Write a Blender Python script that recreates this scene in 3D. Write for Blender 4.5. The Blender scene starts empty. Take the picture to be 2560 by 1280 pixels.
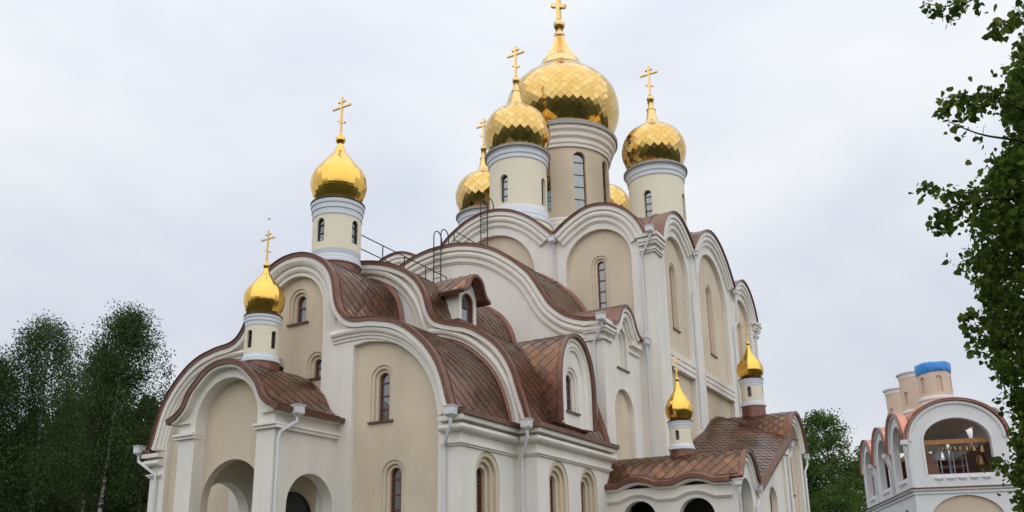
import bpy, math, random
from math import sin, cos, pi, radians, sqrt, atan2, hypot
from mathutils import Vector, Matrix
from mathutils.geometry import tessellate_polygon, delaunay_2d_cdt

random.seed(7)
SC = bpy.context.scene
COL = SC.collection

# ------------------------------------------------------------------ camera
CAMP = Vector((-49.2, -23.66, 1.6))
FPX, PCX, PCY = 2168.0, 1280.0, 853.0
YAW, PITCH, ROLL = radians(29.694), radians(15.4745), radians(-1.0224)
fw = Vector((cos(PITCH) * cos(YAW), cos(PITCH) * sin(YAW), sin(PITCH)))
r0 = Vector((sin(YAW), -cos(YAW), 0)); u0 = r0.cross(fw)
rt = r0 * cos(ROLL) + u0 * sin(ROLL); up = -r0 * sin(ROLL) + u0 * cos(ROLL)
cam = bpy.data.cameras.new('camera'); camo = bpy.data.objects.new('camera', cam); COL.objects.link(camo)
camo.matrix_world = Matrix(((rt.x, up.x, -fw.x, CAMP.x), (rt.y, up.y, -fw.y, CAMP.y), (rt.z, up.z, -fw.z, CAMP.z), (0, 0, 0, 1)))
cam.sensor_width = 36; cam.lens = 36 * FPX / 2560; cam.shift_y = (PCY - 640) / 2560
cam.clip_end = 3000; SC.camera = camo

def proj(p):
    q = Vector(p) - CAMP; z = q.dot(fw)
    return PCX + FPX * q.dot(rt) / z, PCY - FPX * q.dot(up) / z, z
def pray(x, y): return fw + rt * ((x - PCX) / FPX) - up * ((y - PCY) / FPX)
def at_depth(x, y, d): return CAMP + pray(x, y) * d

# ------------------------------------------------------------------ world, sun, exposure
W = bpy.data.worlds.new('World'); SC.world = W; W.use_nodes = True
nt = W.node_tree; nt.nodes.clear()
def nd(t, nt=nt, **k):
    n = nt.nodes.new(t)
    for a, b in k.items():
        if a in n.inputs: n.inputs[a].default_value = b
        else: setattr(n, a, b)
    return n
SUN_AZ, SUN_EL = radians(222), radians(52)          # azimuth from +X towards +Y
sky = nd('ShaderNodeTexSky', sky_type='NISHITA', sun_disc=False, sun_elevation=SUN_EL, sun_rotation=pi / 2 - SUN_AZ)
bg1 = nd('ShaderNodeBackground', Strength=0.10); nt.links.new(sky.outputs[0], bg1.inputs[0])
tc = nd('ShaderNodeTexCoord'); sep = nd('ShaderNodeSeparateXYZ'); nt.links.new(tc.outputs['Generated'], sep.inputs[0])
mr = nd('ShaderNodeMapRange'); mr.inputs[1].default_value = 0; mr.inputs[2].default_value = 1
mr.inputs[3].default_value = 0.75; mr.inputs[4].default_value = 1.22; nt.links.new(sep.outputs[2], mr.inputs[0])
mp = nd('ShaderNodeMapping'); mp.inputs['Scale'].default_value = (1.0, 1.0, 2.2); nt.links.new(tc.outputs['Generated'], mp.inputs[0])
n1 = nd('ShaderNodeTexNoise', Scale=2.6, Detail=4.0, Roughness=0.5, Distortion=0.3); nt.links.new(mp.outputs[0], n1.inputs['Vector'])
cr = nd('ShaderNodeValToRGB')
cr.color_ramp.elements[0].position = 0.30; cr.color_ramp.elements[0].color = (0.735, 0.785, 0.885, 1)
cr.color_ramp.elements[1].position = 0.62; cr.color_ramp.elements[1].color = (0.935, 0.96, 0.995, 1)
nt.links.new(n1.outputs[0], cr.inputs[0])
bg2 = nd('ShaderNodeBackground'); nt.links.new(cr.outputs[0], bg2.inputs[0]); nt.links.new(mr.outputs[0], bg2.inputs[1])
mx = nd('ShaderNodeMixShader', Fac=0.93); nt.links.new(bg1.outputs[0], mx.inputs[1]); nt.links.new(bg2.outputs[0], mx.inputs[2])
wo = nd('ShaderNodeOutputWorld'); nt.links.new(mx.outputs[0], wo.inputs[0])
sl = bpy.data.lights.new('sun', 'SUN'); sl.energy = 1.5; sl.angle = radians(130); sl.color = (1, 0.97, 0.92)
so = bpy.data.objects.new('sun', sl); COL.objects.link(so)
sd = Vector((cos(SUN_EL) * cos(SUN_AZ), cos(SUN_EL) * sin(SUN_AZ), sin(SUN_EL)))
so.rotation_euler = sd.to_track_quat('Z', 'Y').to_euler(); so.location = (-40, -40, 60)
vs = SC.view_settings; vs.view_transform = 'Standard'; vs.look = 'None'; vs.gamma = 1; vs.exposure = 0.07

# ------------------------------------------------------------------ materials
def mat(name, col, rough=0.7, metal=0.0, var=0.0, vscale=1.0, bump=0.0, bscale=40.0, streak=0.0, island=None, spec=0.5, darkcol=None):
    m = bpy.data.materials.new(name); m.use_nodes = True; t = m.node_tree; b = t.nodes['Principled BSDF']
    b.inputs['Roughness'].default_value = rough; b.inputs['Metallic'].default_value = metal
    b.inputs['Specular IOR Level'].default_value = spec
    L = t.links.new
    geo = nd('ShaderNodeNewGeometry', t)
    base = None
    if island:
        oi = nd('ShaderNodeObjectInfo', t)
        ad = nd('ShaderNodeMath', t, operation='ADD'); L(oi.outputs['Random'], ad.inputs[0]); L(geo.outputs['Random Per Island'], ad.inputs[1])
        fr = nd('ShaderNodeMath', t, operation='FRACT'); L(ad.outputs[0], fr.inputs[0])
        r = nd('ShaderNodeValToRGB', t); r.color_ramp.elements[0].color = (*island[0], 1); r.color_ramp.elements[1].color = (*island[-1], 1)
        for i, c in enumerate(island[1:-1]):
            e = r.color_ramp.elements.new((i + 1) / (len(island) - 1)); e.color = (*c, 1)
        L(fr.outputs[0], r.inputs[0]); base = r.outputs[0]
    else:
        rgb = nd('ShaderNodeRGB', t); rgb.outputs[0].default_value = (*col, 1); base = rgb.outputs[0]
    if var or streak:
        nz = nd('ShaderNodeTexNoise', t, Scale=vscale, Detail=5.0); L(geo.outputs['Position'], nz.inputs['Vector'])
        mrr = nd('ShaderNodeMapRange', t); L(nz.outputs[0], mrr.inputs[0])
        mrr.inputs[1].default_value = 0.3; mrr.inputs[2].default_value = 0.7
        mrr.inputs[3].default_value = 1 - var; mrr.inputs[4].default_value = 1 + var * 0.6
        fac = mrr.outputs[0]
        if streak:
            mpp = nd('ShaderNodeMapping', t); mpp.inputs['Scale'].default_value = (0.7, 0.7, 0.07); L(geo.outputs['Position'], mpp.inputs[0])
            n2 = nd('ShaderNodeTexNoise', t, Scale=1.3, Detail=6.0, Roughness=0.65); L(mpp.outputs[0], n2.inputs['Vector'])
            m2 = nd('ShaderNodeMapRange', t); L(n2.outputs[0], m2.inputs[0])
            m2.inputs[1].default_value = 0.42; m2.inputs[2].default_value = 0.72; m2.inputs[3].default_value = 1.0; m2.inputs[4].default_value = 1 - streak
            mm = nd('ShaderNodeMath', t, operation='MULTIPLY'); L(fac, mm.inputs[0]); L(m2.outputs[0], mm.inputs[1]); fac = mm.outputs[0]
        vm = nd('ShaderNodeMix', t, data_type='RGBA', blend_type='MULTIPLY'); vm.inputs[0].default_value = 1
        L(base, vm.inputs[6]); cb = nd('ShaderNodeCombineColor', t)
        for i in range(3): L(fac, cb.inputs[i])
        L(cb.outputs[0], vm.inputs[7]); base = vm.outputs[2]
    L(base, b.inputs['Base Color'])
    if bump:
        nb = nd('ShaderNodeTexNoise', t, Scale=bscale, Detail=3.0); L(geo.outputs['Position'], nb.inputs['Vector'])
        bp = nd('ShaderNodeBump', t, Strength=bump, Distance=0.02); L(nb.outputs[0], bp.inputs['Height']); L(bp.outputs[0], b.inputs['Normal'])
    return m

M = {}
M['white'] = mat('white_plaster', (0.80, 0.762, 0.705), 0.85, var=0.06, vscale=0.5, bump=0.12, bscale=25, streak=0.11)
M['beige'] = mat('beige_plaster', (0.67, 0.565, 0.43), 0.88, var=0.08, vscale=0.6, bump=0.15, bscale=25, streak=0.09)
M['cream'] = mat('cream_plaster', (0.77, 0.71, 0.56), 0.75, var=0.04, vscale=0.7)
M['bluewhite'] = mat('pale_blue_metal', (0.62, 0.655, 0.71), 0.5, var=0.04)
M['copper_sheet'] = mat('copper_sheet', (0.175, 0.088, 0.062), 0.36, 0.5, var=0.3, vscale=1.6, bump=0.06, bscale=8)
M['copper_dark'] = mat('copper_underlay', (0.035, 0.022, 0.018), 0.7, 0.2)
M['copper_tile'] = mat('copper_tile', (0.14, 0.06, 0.04), 0.24, 0.65, var=0.4, vscale=0.7, bump=0.05, bscale=14,
    island=[(0.125, 0.066, 0.045), (0.155, 0.082, 0.052), (0.185, 0.092, 0.055), (0.225, 0.112, 0.06), (0.145, 0.08, 0.055), (0.18, 0.105, 0.055)])
M['copper_red'] = mat('reddish_copper', (0.20, 0.092, 0.064), 0.36, 0.5, var=0.25, vscale=3)
M['copper_new'] = mat('bright_new_copper', (0.62, 0.27, 0.18), 0.35, 0.75, var=0.15, vscale=0.8)
M['gold_plate'] = mat('gold_plate', (0.9, 0.65, 0.27), 0.10, 1.0, var=0.05, vscale=3,
    island=[(0.56, 0.36, 0.115), (0.64, 0.43, 0.15), (0.69, 0.49, 0.20), (0.60, 0.385, 0.12), (0.66, 0.43, 0.14)])
M['gold'] = mat('polished_gold', (0.78, 0.48, 0.11), 0.12, 1.0, var=0.05, vscale=2)
M['gold_satin'] = mat('satin_gold', (0.74, 0.51, 0.22), 0.28, 1.0, var=0.08, vscale=4)
M['gold_seam'] = mat('dark_gold_seam', (0.36, 0.23, 0.08), 0.5, 0.8)
M['frame'] = mat('brown_wood_frame', (0.16, 0.05, 0.022), 0.5, var=0.15, vscale=6)
M['frame_dark'] = mat('dark_brown_frame', (0.045, 0.028, 0.024), 0.5)
M['glass'] = mat('window_glass', (0.05, 0.06, 0.065), 0.04, spec=1.0, var=0.5, vscale=1.4, island=[(0.02, 0.025, 0.028), (0.05, 0.06, 0.066), (0.11, 0.13, 0.14), (0.035, 0.04, 0.045)])
M['glass'].node_tree.nodes['Principled BSDF'].inputs['IOR'].default_value = 1.9
def clear_glass():
    m = bpy.data.materials.new('clear_glass'); m.use_nodes = True; t = m.node_tree; t.nodes.clear()
    a = nd('ShaderNodeBsdfTransparent', t, Color=(0.75, 0.82, 0.84, 1)); g_ = nd('ShaderNodeBsdfGlossy', t, Roughness=0.03)
    x = nd('ShaderNodeMixShader', t, Fac=0.22); o = nd('ShaderNodeOutputMaterial', t)
    t.links.new(a.outputs[0], x.inputs[1]); t.links.new(g_.outputs[0], x.inputs[2]); t.links.new(x.outputs[0], o.inputs[0]); return m
M['clear'] = clear_glass()
M['pipe'] = mat('white_painted_metal', (0.66, 0.67, 0.69), 0.45, var=0.04)
M['iron'] = mat('black_iron', (0.02, 0.018, 0.017), 0.5, 0.4)
M['dark'] = mat('dark_door_and_shade', (0.012, 0.011, 0.01), 0.6)  # door colour, also used for the sheets that paint shade inside the low porch
M['grass'] = mat('grass_ground', (0.030, 0.042, 0.018), 0.95, var=0.4, vscale=0.3)
M['ringgrey'] = mat('grey_zinc_rim', (0.30, 0.29, 0.27), 0.5, 0.4)

# ------------------------------------------------------------------ mesh helpers
class MB:
    def __init__(s): s.v = []; s.f = []
    def add(s, vs, fs):
        o = len(s.v); s.v += [tuple(p) for p in vs]; s.f += [tuple(i + o for i in f) for f in fs]
    def box(s, a, b, fmap=None):
        x0, y0, z0 = a; x1, y1, z1 = b
        vs = [(x0, y0, z0), (x1, y0, z0), (x1, y1, z0), (x0, y1, z0), (x0, y0, z1), (x1, y0, z1), (x1, y1, z1), (x0, y1, z1)]
        if fmap: vs = [fmap(*p) for p in vs]
        s.add(vs, [(0, 3, 2, 1), (4, 5, 6, 7), (0, 1, 5, 4), (1, 2, 6, 5), (2, 3, 7, 6), (3, 0, 4, 7)])
    def bar(s, a, b, w, d=None, upv=(0, 0, 1)):
        a = Vector(a); b = Vector(b); d = d or w; t = (b - a).normalized(); u = Vector(upv)
        if abs(t.dot(u)) > 0.95: u = Vector((0, 1, 0))
        x = t.cross(u).normalized() * (w / 2); y = x.cross(t).normalized() * (d / 2)
        s.add([a - x - y, a + x - y, a + x + y, a - x + y, b - x - y, b + x - y, b + x + y, b - x + y],
              [(0, 3, 2, 1), (4, 5, 6, 7), (0, 1, 5, 4), (1, 2, 6, 5), (2, 3, 7, 6), (3, 0, 4, 7)])
    def tube(s, pts, r, n=8, r1=None):
        pts = [Vector(p) for p in pts]; k = len(pts); o = len(s.v); x = None
        for i, p in enumerate(pts):
            t = (pts[min(i + 1, k - 1)] - pts[max(i - 1, 0)]).normalized()
            if x is None:
                x = t.orthogonal().normalized()
            else:
                x = (x - t * x.dot(t)).normalized()
            y = t.cross(x); rr = r if r1 is None else r + (r1 - r) * i / max(1, k - 1)
            for j in range(n):
                a = 2 * pi * j / n; s.v.append(tuple(p + (x * cos(a) + y * sin(a)) * rr))
        for i in range(k - 1):
            for j in range(n):
                a = o + i * n + j; b = o + i * n + (j + 1) % n; s.f.append((a, b, b + n, a + n))
        s.f.append(tuple(o + j for j in range(n))[::-1]); s.f.append(tuple(o + (k - 1) * n + j for j in range(n)))
    def lathe(s, prof, n, cx, cy, ph=0.0):
        o = len(s.v); k = len(prof)
        for r, z in prof:
            for j in range(n):
                a = 2 * pi * j / n + ph; s.v.append((cx + r * cos(a), cy + r * sin(a), z))
        for i in range(k - 1):
            for j in range(n):
                a = o + i * n + j; b = o + i * n + (j + 1) % n; s.f.append((a, b, b + n, a + n))
        s.f.append(tuple(o + j for j in range(n))[::-1]); s.f.append(tuple(o + (k - 1) * n + j for j in range(n)))
    def slab(s, outer, holes, fmap, w0, w1):
        loops = [outer] + list(holes)
        flat = [p for l in loops for p in l]
        tris = tessellate_polygon([[Vector((p[0], p[1], 0)) for p in l] for l in loops])
        n = len(flat)
        vs = [fmap(p[0], p[1], w1) for p in flat] + [fmap(p[0], p[1], w0) for p in flat]
        fs = []
        for t in tris: fs.append(tuple(t)); fs.append(tuple(i + n for i in reversed(t)))
        o = 0
        for l in loops:
            k = len(l)
            for i in range(k): a = o + i; b = o + (i + 1) % k; fs.append((a, b, b + n, a + n))
            o += k
        s.add(vs, fs)
    def sweep(s, path, section, fmap, sign=1, closed=False, wk=None):
        """section: closed polygon of (n, w); n measured from the path to the given side"""
        k = len(path); m = len(section); o = len(s.v)
        for i, p in enumerate(path):
            a = path[i - 1] if (i or closed) else p; b = path[(i + 1) % k] if (i < k - 1 or closed) else p
            t1 = (p[0] - a[0], p[1] - a[1]); t2 = (b[0] - p[0], b[1] - p[1])
            l1 = hypot(*t1); l2 = hypot(*t2)
            if l1 < 1e-9: t1, l1 = t2, l2
            if l2 < 1e-9: t2, l2 = t1, l1
            t1 = (t1[0] / l1, t1[1] / l1); t2 = (t2[0] / l2, t2[1] / l2)
            tx, ty = t1[0] + t2[0], t1[1] + t2[1]; l = hypot(tx, ty) or 1; tx /= l; ty /= l
            mit = 1 / max(0.5, tx * t1[0] + ty * t1[1])
            nx, ny = -ty * sign * mit, tx * sign * mit
            ks = wk(p) if wk else 1.0
            for nn, w in section: s.v.append(tuple(fmap(p[0] + nx * nn, p[1] + ny * nn, w if w < 0 else w * ks - (0.01 if ks < 0.02 else 0))))
        rng = k if closed else k - 1
        for i in range(rng):
            for j in range(m):
                a = o + i * m + j; b = o + i * m + (j + 1) % m; c = o + ((i + 1) % k) * m
                s.f.append((a, b, c + (j + 1) % m, c + j))
        if not closed:
            s.f.append(tuple(o + j for j in range(m))[::-1]); s.f.append(tuple(o + (k - 1) * m + j for j in range(m)))
    def build(s, name, m, parent=None, smooth=False, fix=True):
        me = bpy.data.meshes.new(name); me.from_pydata(s.v, [], s.f)
        if fix:
            import bmesh
            b = bmesh.new(); b.from_mesh(me); bmesh.ops.recalc_face_normals(b, faces=b.faces); b.to_mesh(me); b.free()
        if smooth:
            me.polygons.foreach_set('use_smooth', [True] * len(me.polygons))
            if smooth != 'all':
                try: me.set_sharp_from_angle(angle=radians(smooth if smooth is not True else 35))
                except Exception: pass
        me.materials.append(M[m] if isinstance(m, str) else m)
        o = bpy.data.objects.new(name, me); COL.objects.link(o)
        if parent: o.parent = parent
        return o

def empty(name, label, cat, loc=(0, 0, 0), group=None):
    o = bpy.data.objects.new(name, None); COL.objects.link(o); o.location = loc
    o['label'] = label; o['category'] = cat
    if group: o['group'] = group
    o.empty_display_size = 0.2
    return o
def tag(o, label, cat, group=None, kind=None):
    if label: o['label'] = label
    if cat: o['category'] = cat
    if group: o['group'] = group
    if kind: o['kind'] = kind
    return o
def node(name, parent):
    o = bpy.data.objects.new(name, None); COL.objects.link(o); o.parent = parent; o.empty_display_size = 0.1
    return o

def spline(pts, k=4):
    out = []
    for i in range(len(pts) - 1):
        p0 = pts[max(i - 1, 0)]; p1 = pts[i]; p2 = pts[i + 1]; p3 = pts[min(i + 2, len(pts) - 1)]
        for j in range(k):
            t = j / k; q = []
            for c in range(len(p1)):
                q.append(0.5 * (2 * p1[c] + (p2[c] - p0[c]) * t + (2 * p0[c] - 5 * p1[c] + 4 * p2[c] - p3[c]) * t * t + (3 * p1[c] - p0[c] - 3 * p2[c] + p3[c]) * t ** 3))
            out.append(tuple(q))
    out.append(tuple(pts[-1])); return out
def full(half, k=3, c=0.0):
    """half profile from the crown outwards on the negative side -> full path from +u to -u about c"""
    h = spline(half, k)
    return [(c - p[0], p[1]) for p in reversed(h[1:])] + [(c + p[0], p[1]) for p in h]
def inset(path, d):
    out = []; k = len(path)
    for i, p in enumerate(path):
        a = path[max(i - 1, 0)]; b = path[min(i + 1, k - 1)]; tx, ty = b[0] - a[0], b[1] - a[1]; l = hypot(tx, ty) or 1
        out.append((p[0] - ty / l * d, p[1] + tx / l * d))
    return out
def arch(c, hw, z0, crown, n=12, rise=None):
    rise = rise or hw; sp = crown - rise
    return [(c + hw, z0)] + [(c + hw * cos(pi * i / n), sp + rise * sin(pi * i / n)) for i in range(n + 1)] + [(c - hw, z0)]
def FW(x0): return lambda u, v, w: (x0 - w, u, v)       # west-facing wall, u = y
def FE(x0): return lambda u, v, w: (x0 + w, u, v)
def FS(y0): return lambda u, v, w: (u, y0 - w, v)       # south-facing wall, u = x
def FN(y0): return lambda u, v, w: (u, y0 + w, v)

# ------------------------------------------------------------------ ground
g = MB(); g.add([(-900, -900, 0), (900, -900, 0), (900, 900, 0), (-900, 900, 0)], [(0, 1, 2, 3)])
tag(g.build('ground', 'grass'), None, None, kind='structure')

# ------------------------------------------------------------------ church
CH = empty('church', 'large white and beige church with golden onion domes and copper roofs', 'church', (0, 0, 0))
XP, X1, X2, X3, X4 = -28.1, -24.98, -21.22, -14.5, -9.9
Y1, Y2, Y3, Y4 = -7.79, -8.67, -8.6, -9.6
CORN = [(0.16, 0.0), (0.16, 0.30), (0.40, 0.30), (0.42, 0.17), (0.47, 0.23), (0.55, 0.26), (0.63, 0.23), (0.68, 0.14), (0.72, 0.14), (0.74, 0.08), (0.92, 0.08), (0.92, 0.0)]
ROLL_ = [(0.0, 0.0), (0.0, 0.14), (0.05, 0.2), (0.13, 0.235), (0.21, 0.2), (0.26, 0.12), (0.34, 0.11), (0.36, 0.05), (0.46, 0.05), (0.46, 0.0)]
CAND = []      # tiles and plates: (kind, parent part, verts, faces, centre, normal)

def roof_shell(name, path, fm, w0, w1, thick=0.2, parent=CH, m='copper_sheet'):
    """copper sheet following a profile, extruded from w0 to w1 (along the wall normal)"""
    b = MB(); inn = inset(path, thick); n = len(path)
    b.sweep(path, [(0, w0), (0, w1), (thick, w1), (thick, w0)], fm, 1)
    return b.build(name, m, parent, smooth=30)

def path_len(path):
    L = [0]
    for a, b in zip(path, path[1:]): L.append(L[-1] + hypot(b[0] - a[0], b[1] - a[1]))
    return L
def path_at(path, L, s):
    s = min(max(s, 0), L[-1])
    lo, hi = 0, len(L) - 1
    while hi - lo > 1:
        m = (lo + hi) // 2
        if L[m] <= s: lo = m
        else: hi = m
    t = (s - L[lo]) / max(1e-9, L[hi] - L[lo]); a, b = path[lo], path[hi]
    return a[0] + (b[0] - a[0]) * t, a[1] + (b[1] - a[1]) * t
def tile_surface(parent, P, S, T, d=0.27, edge=0.12, keep=None):
    """diamond shingles on surface P(s,t), s running down the slope, t along the ridge"""
    ns = int((S - 2 * edge) / d); ds = (S - 2 * edge) / ns; ntt = max(2, int((T - 2 * edge) / (2 * d))); dt = (T - 2 * edge) / (2 * ntt)
    for i in range(0, ns + 1):
        for j in range(0, ntt + 1):
            s = edge + i * ds; t = edge + (2 * j + (i % 2)) * dt
            c = [(s - ds, t), (s, t + dt), (s + ds, t), (s, t - dt)]
            c = [(min(max(a, edge), S - edge), min(max(b, edge), T - edge)) for a, b in c]
            if abs(c[0][0] - c[2][0]) < ds * 0.5 or abs(c[1][1] - c[3][1]) < dt * 0.5: continue
            if keep and not keep(s, t): continue
            q = [Vector(P(*k)) for k in c]
            nn = (q[1] - q[3]).cross(q[2] - q[0])
            if nn.length < 1e-6: continue
            nn.normalize()
            if nn.z < 0 or (abs(nn.z) < 1e-3 and False): nn = -nn
            ctr = sum(q, Vector()) / 4
            jt = random.uniform(-0.004, 0.004)
            hgt = (0.012, 0.022 + jt, 0.036 + jt, 0.022 - jt)
            top = [ctr + (p - ctr) * 0.985 + nn * h for p, h in zip(q, hgt)]
            low = [ctr + (p - ctr) * 0.985 - nn * 0.02 for p in q]
            CAND.append(('copper_tile', parent, top + low, [(0, 1, 2, 3), (1, 5, 6, 2), (2, 6, 7, 3), (3, 7, 4, 0), (0, 4, 5, 1)], ctr + nn * 0.05, nn))
def tile_extruded(parent, path, fm, w0, w1, half=None, d=0.27, lift=0.0, keep=None):
    """tiles both sides of a ridge; path full +u -> -u"""
    n = len(path); mid = n // 2
    for side in (0, 1):
        if half is not None and side != half: continue
        pp = path[mid:] if side == 1 else path[:mid + 1][::-1]
        L = path_len(pp)
        def P(s, t, pp=pp, L=L): u, v = path_at(pp, L, s); return fm(u, v, w0 + (w1 - w0) * (t / abs(w1 - w0)))
        tile_surface(parent, P, L[-1], abs(w1 - w0), d, keep=keep)

def window(fm, c, hw, z0, crown, d0=0.0, steps=2, step=0.13, sm='beige', bars=3, parent=CH, sill=True, frame='frame', dep=0.24, stepd=0.09, sillm='copper_sheet'):
    """arched window seated in a hole of half width hw+steps*step; wall face at w = -d0"""
    wn = node('window', parent)
    b = MB()
    for k in range(steps):
        fr = -(d0 + (steps - 1 - k) * stepd + 0.05)
        pth = arch(c, hw + k * step, z0, crown - (steps - k) * step + 0, 14)
        b.sweep(pth, [(0, -d0 - dep - 0.25), (0, fr), (-step, fr), (-step, -d0 - dep - 0.25)], fm, 1)
    b.build('surround', sm, wn)
    cr = crown - steps * step
    f = MB(); wf = -d0 - dep
    f.sweep(arch(c, hw, z0, cr, 14), [(0, wf - 0.1), (0, wf), (0.055, wf), (0.055, wf - 0.1)], fm, 1)
    f.box((c - hw, z0, wf - 0.1), (c + hw, z0 + 0.07, wf - 0.002), fm)
    for i in range(1, bars + 1):
        z = z0 + (cr - hw * 0.35 - z0) * i / (bars + 0.6)
        f.box((c - hw + 0.04, z - 0.025, wf - 0.09), (c + hw - 0.04, z + 0.025, wf - 0.012), fm)
    f.build('frame', frame, wn)
    p = MB(); p.slab(arch(c, hw - 0.03, z0 + 0.03, cr - 0.03, 14), [], fm, wf - 0.09, wf - 0.06); p.build('pane', 'glass', wn)
    if sill:
        q = MB(); e = hw + steps * step + 0.05
        q.box((c - e, z0 - 0.07, -d0 - 0.3), (c + e, z0 - 0.0, -d0 + 0.09), fm); q.build('sill', sillm, wn)
    return wn

def niche(fm, c, hw, z0, crown, d0, depth, m, parent=CH, name='niche'):
    b = MB(); b.slab(arch(c, hw + 0.1, z0 - 0.1, crown + 0.1, 14), [], fm, -d0 - depth - 0.1, -d0 - depth)
    return b.build(name, m, parent)

def hopper_pipe(pts, hop=True, hs=0.34, r=0.062, outward=(0, 0), upper=None):
    """white downpipe through pts; hopper at the first point"""
    n = node('downpipe', CH)
    b = MB(); b.tube(pts, r, 8); b.build('pipe', 'pipe', n, smooth=40)
    if hop:
        p = Vector(pts[0]); h = MB(); a = hs / 2
        h.box((p.x - a, p.y - a, p.z), (p.x + a, p.y + a, p.z + hs * 0.8))
        h.box((p.x - a - 0.03, p.y - a - 0.03, p.z + hs * 0.8), (p.x + a + 0.03, p.y + a + 0.03, p.z + hs * 0.8 + 0.03))
        v = [(p.x - a, p.y - a, p.z), (p.x + a, p.y - a, p.z), (p.x + a, p.y + a, p.z), (p.x - a, p.y + a, p.z)]
        q = [(p.x + (x - p.x) * 0.4, p.y + (y - p.y) * 0.4, p.z - 0.1) for x, y, z in v]
        h.add(v + q, [(0, 1, 5, 4), (1, 2, 6, 5), (2, 3, 7, 6), (3, 0, 4, 7), (4, 5, 6, 7)])
        h.build('hopper', 'pipe', n)

# ---------- profiles (crown -> eave, negative side)
PP = [(0, 9.36), (-.33, 9.34), (-.68, 9.25), (-1.04, 9.05), (-1.4, 8.75), (-1.72, 8.43), (-1.91, 8.09), (-2.04, 7.87), (-2.24, 7.69), (-2.49, 7.55), (-2.78, 7.45)]
P1 = [(0, 14.38), (-.4, 14.35), (-.75, 14.27), (-1.11, 14.13), (-1.49, 13.91), (-1.81, 13.64), (-2.05, 13.32), (-2.2, 12.97), (-2.29, 12.62), (-2.36, 12.2), (-2.5, 11.78), (-2.68, 11.52), (-2.89, 11.32),
      (-3.16, 11.19), (-3.49, 11.13), (-3.97, 11.09), (-4.43, 11.0), (-4.89, 10.89), (-5.35, 10.70), (-5.89, 10.36), (-6.58, 9.72), (-7.06, 9.03), (-7.34, 8.35), (-7.52, 7.71), (-7.68, 7.25)]
P2 = [(0, 15.2), (-.39, 15.18), (-1.05, 15.06), (-1.66, 14.88), (-2.2, 14.66), (-2.73, 14.37), (-3.15, 14.05), (-3.46, 13.71), (-3.72, 13.3), (-3.88, 12.9), (-4.01, 12.45), (-4.19, 12.1), (-4.38, 11.92),
      (-4.78, 11.75), (-5.26, 11.61), (-5.73, 11.47), (-6.2, 11.25), (-6.66, 10.95), (-7.11, 10.58), (-7.46, 10.18), (-7.74, 9.75), (-7.97, 9.25), (-8.13, 8.72), (-8.29, 8.23), (-8.45, 7.72), (-8.58, 7.26)]
P3 = [(0, 18.26), (-.78, 18.22), (-1.38, 18.12), (-1.98, 17.96), (-2.57, 17.74), (-3.14, 17.46), (-3.71, 17.08), (-4.27, 16.65), (-4.81, 16.15), (-5.16, 15.75), (-5.5, 15.22), (-5.85, 14.62), (-6.15, 14.15),
      (-6.55, 13.75), (-6.96, 13.45), (-7.46, 13.22), (-7.96, 13.08), (-8.3, 13.02), (-8.56, 13.0)]
fPP, fP1, fP2, fP3 = full(PP), full(P1), full(P2), full(P3)

def under(path, ins, ylim, z0=0.0):
    q = [p for p in inset(path, ins) if abs(p[0]) < ylim - 0.01]
    return [(ylim, z0), (ylim, q[0][1])] + q + [(-ylim, q[-1][1]), (-ylim, z0)]

# ---------- west porch
fm = FW(XP)
b = MB(); b.slab(under(fPP, 0.15, 2.35), [arch(0, 1.54, 0.3, 8.77, 20)], fm, -0.5, 0); b.build('porch_front_wall', 'white', CH)
b = MB(); b.slab([(1.9, 0.0), (1.9, 8.0), (0.9, 9.0), (-0.9, 9.0), (-1.9, 8.0), (-1.9, 0.0)], [arch(0.05, 1.5, 0.3, 5.92, 20)], fm, -0.82, -0.502); b.build('porch_panel', 'beige', CH)
for sy, ff in ((-2.35, FS(-2.35)), (2.35, FN(2.35))):
    b = MB(); b.slab([(XP + 0.502, 0), (XP + 0.502, 7.5), (X1, 7.5), (X1, 0)], [arch(-26.2, 1.17, 0.3, 5.36, 18)], ff, -0.5, -0.003); b.build('porch_side_wall', 'white', CH)
    b = MB()
    for z0, z1, o in ((6.72, 6.83, 0.14), (6.83, 6.92, 0.2), (7.27, 7.40, 0.22)):
        b.box((XP + 0.25, z0, -0.1), (X1 + 0.02, z1, o), ff)
    b.build('porch_cornice', 'white', CH)
for s in (1, -1):
    b = MB()
    for z0, z1, o in ((6.725, 6.825, 0.1), (6.835, 6.925, 0.16)):
        b.box((s * 1.5, z0, -0.3), (s * 2.553, z1, o), fm)
    b.box((s * 1.6, 6.75, -0.3), (s * 2.4, 6.9, 0.08), fm)
    b.build('pier_capital', 'white', CH)
    b = MB(); b.box((s * 1.8, 7.275, -0.3), (s * 2.567, 7.365, 0.12), fm); b.build('pier_capital', 'white', CH)
b = MB(); b.box((XP + 0.8, -1.85, 6.2), (X1, 1.85, 6.35)); b.build('porch_ceiling', 'beige', CH)
b = MB(); b.sweep([p for p in fPP if abs(p[0]) < 2.6], [(0.14, 0), (0.14, 0.26), (0.26, 0.25), (0.28, 0.0)], fm, 1); b.build('eaves_band', 'white', CH)
pr = roof_shell('porch_roof', fPP, fm, 0.32, X1 * -1 + XP + 0.02, 0.17)
tile_extruded(pr, fPP, fm, 0.2, XP - X1 + 0.1)
b = MB(); b.sweep(fPP, [(-0.02, 0.34), (-0.02, 0.16), (0.0, 0.16), (0.0, 0.34)], fm, 1); b.build('roof_edge_flashing', 'copper_red', CH)
dm = MB(); dm.slab(arch(0, 1.15, 0.05, 5.0, 14), [], FW(X1), -0.2, 0.03); dm.build('door_or_shade_sheet', 'dark', CH)

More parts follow.
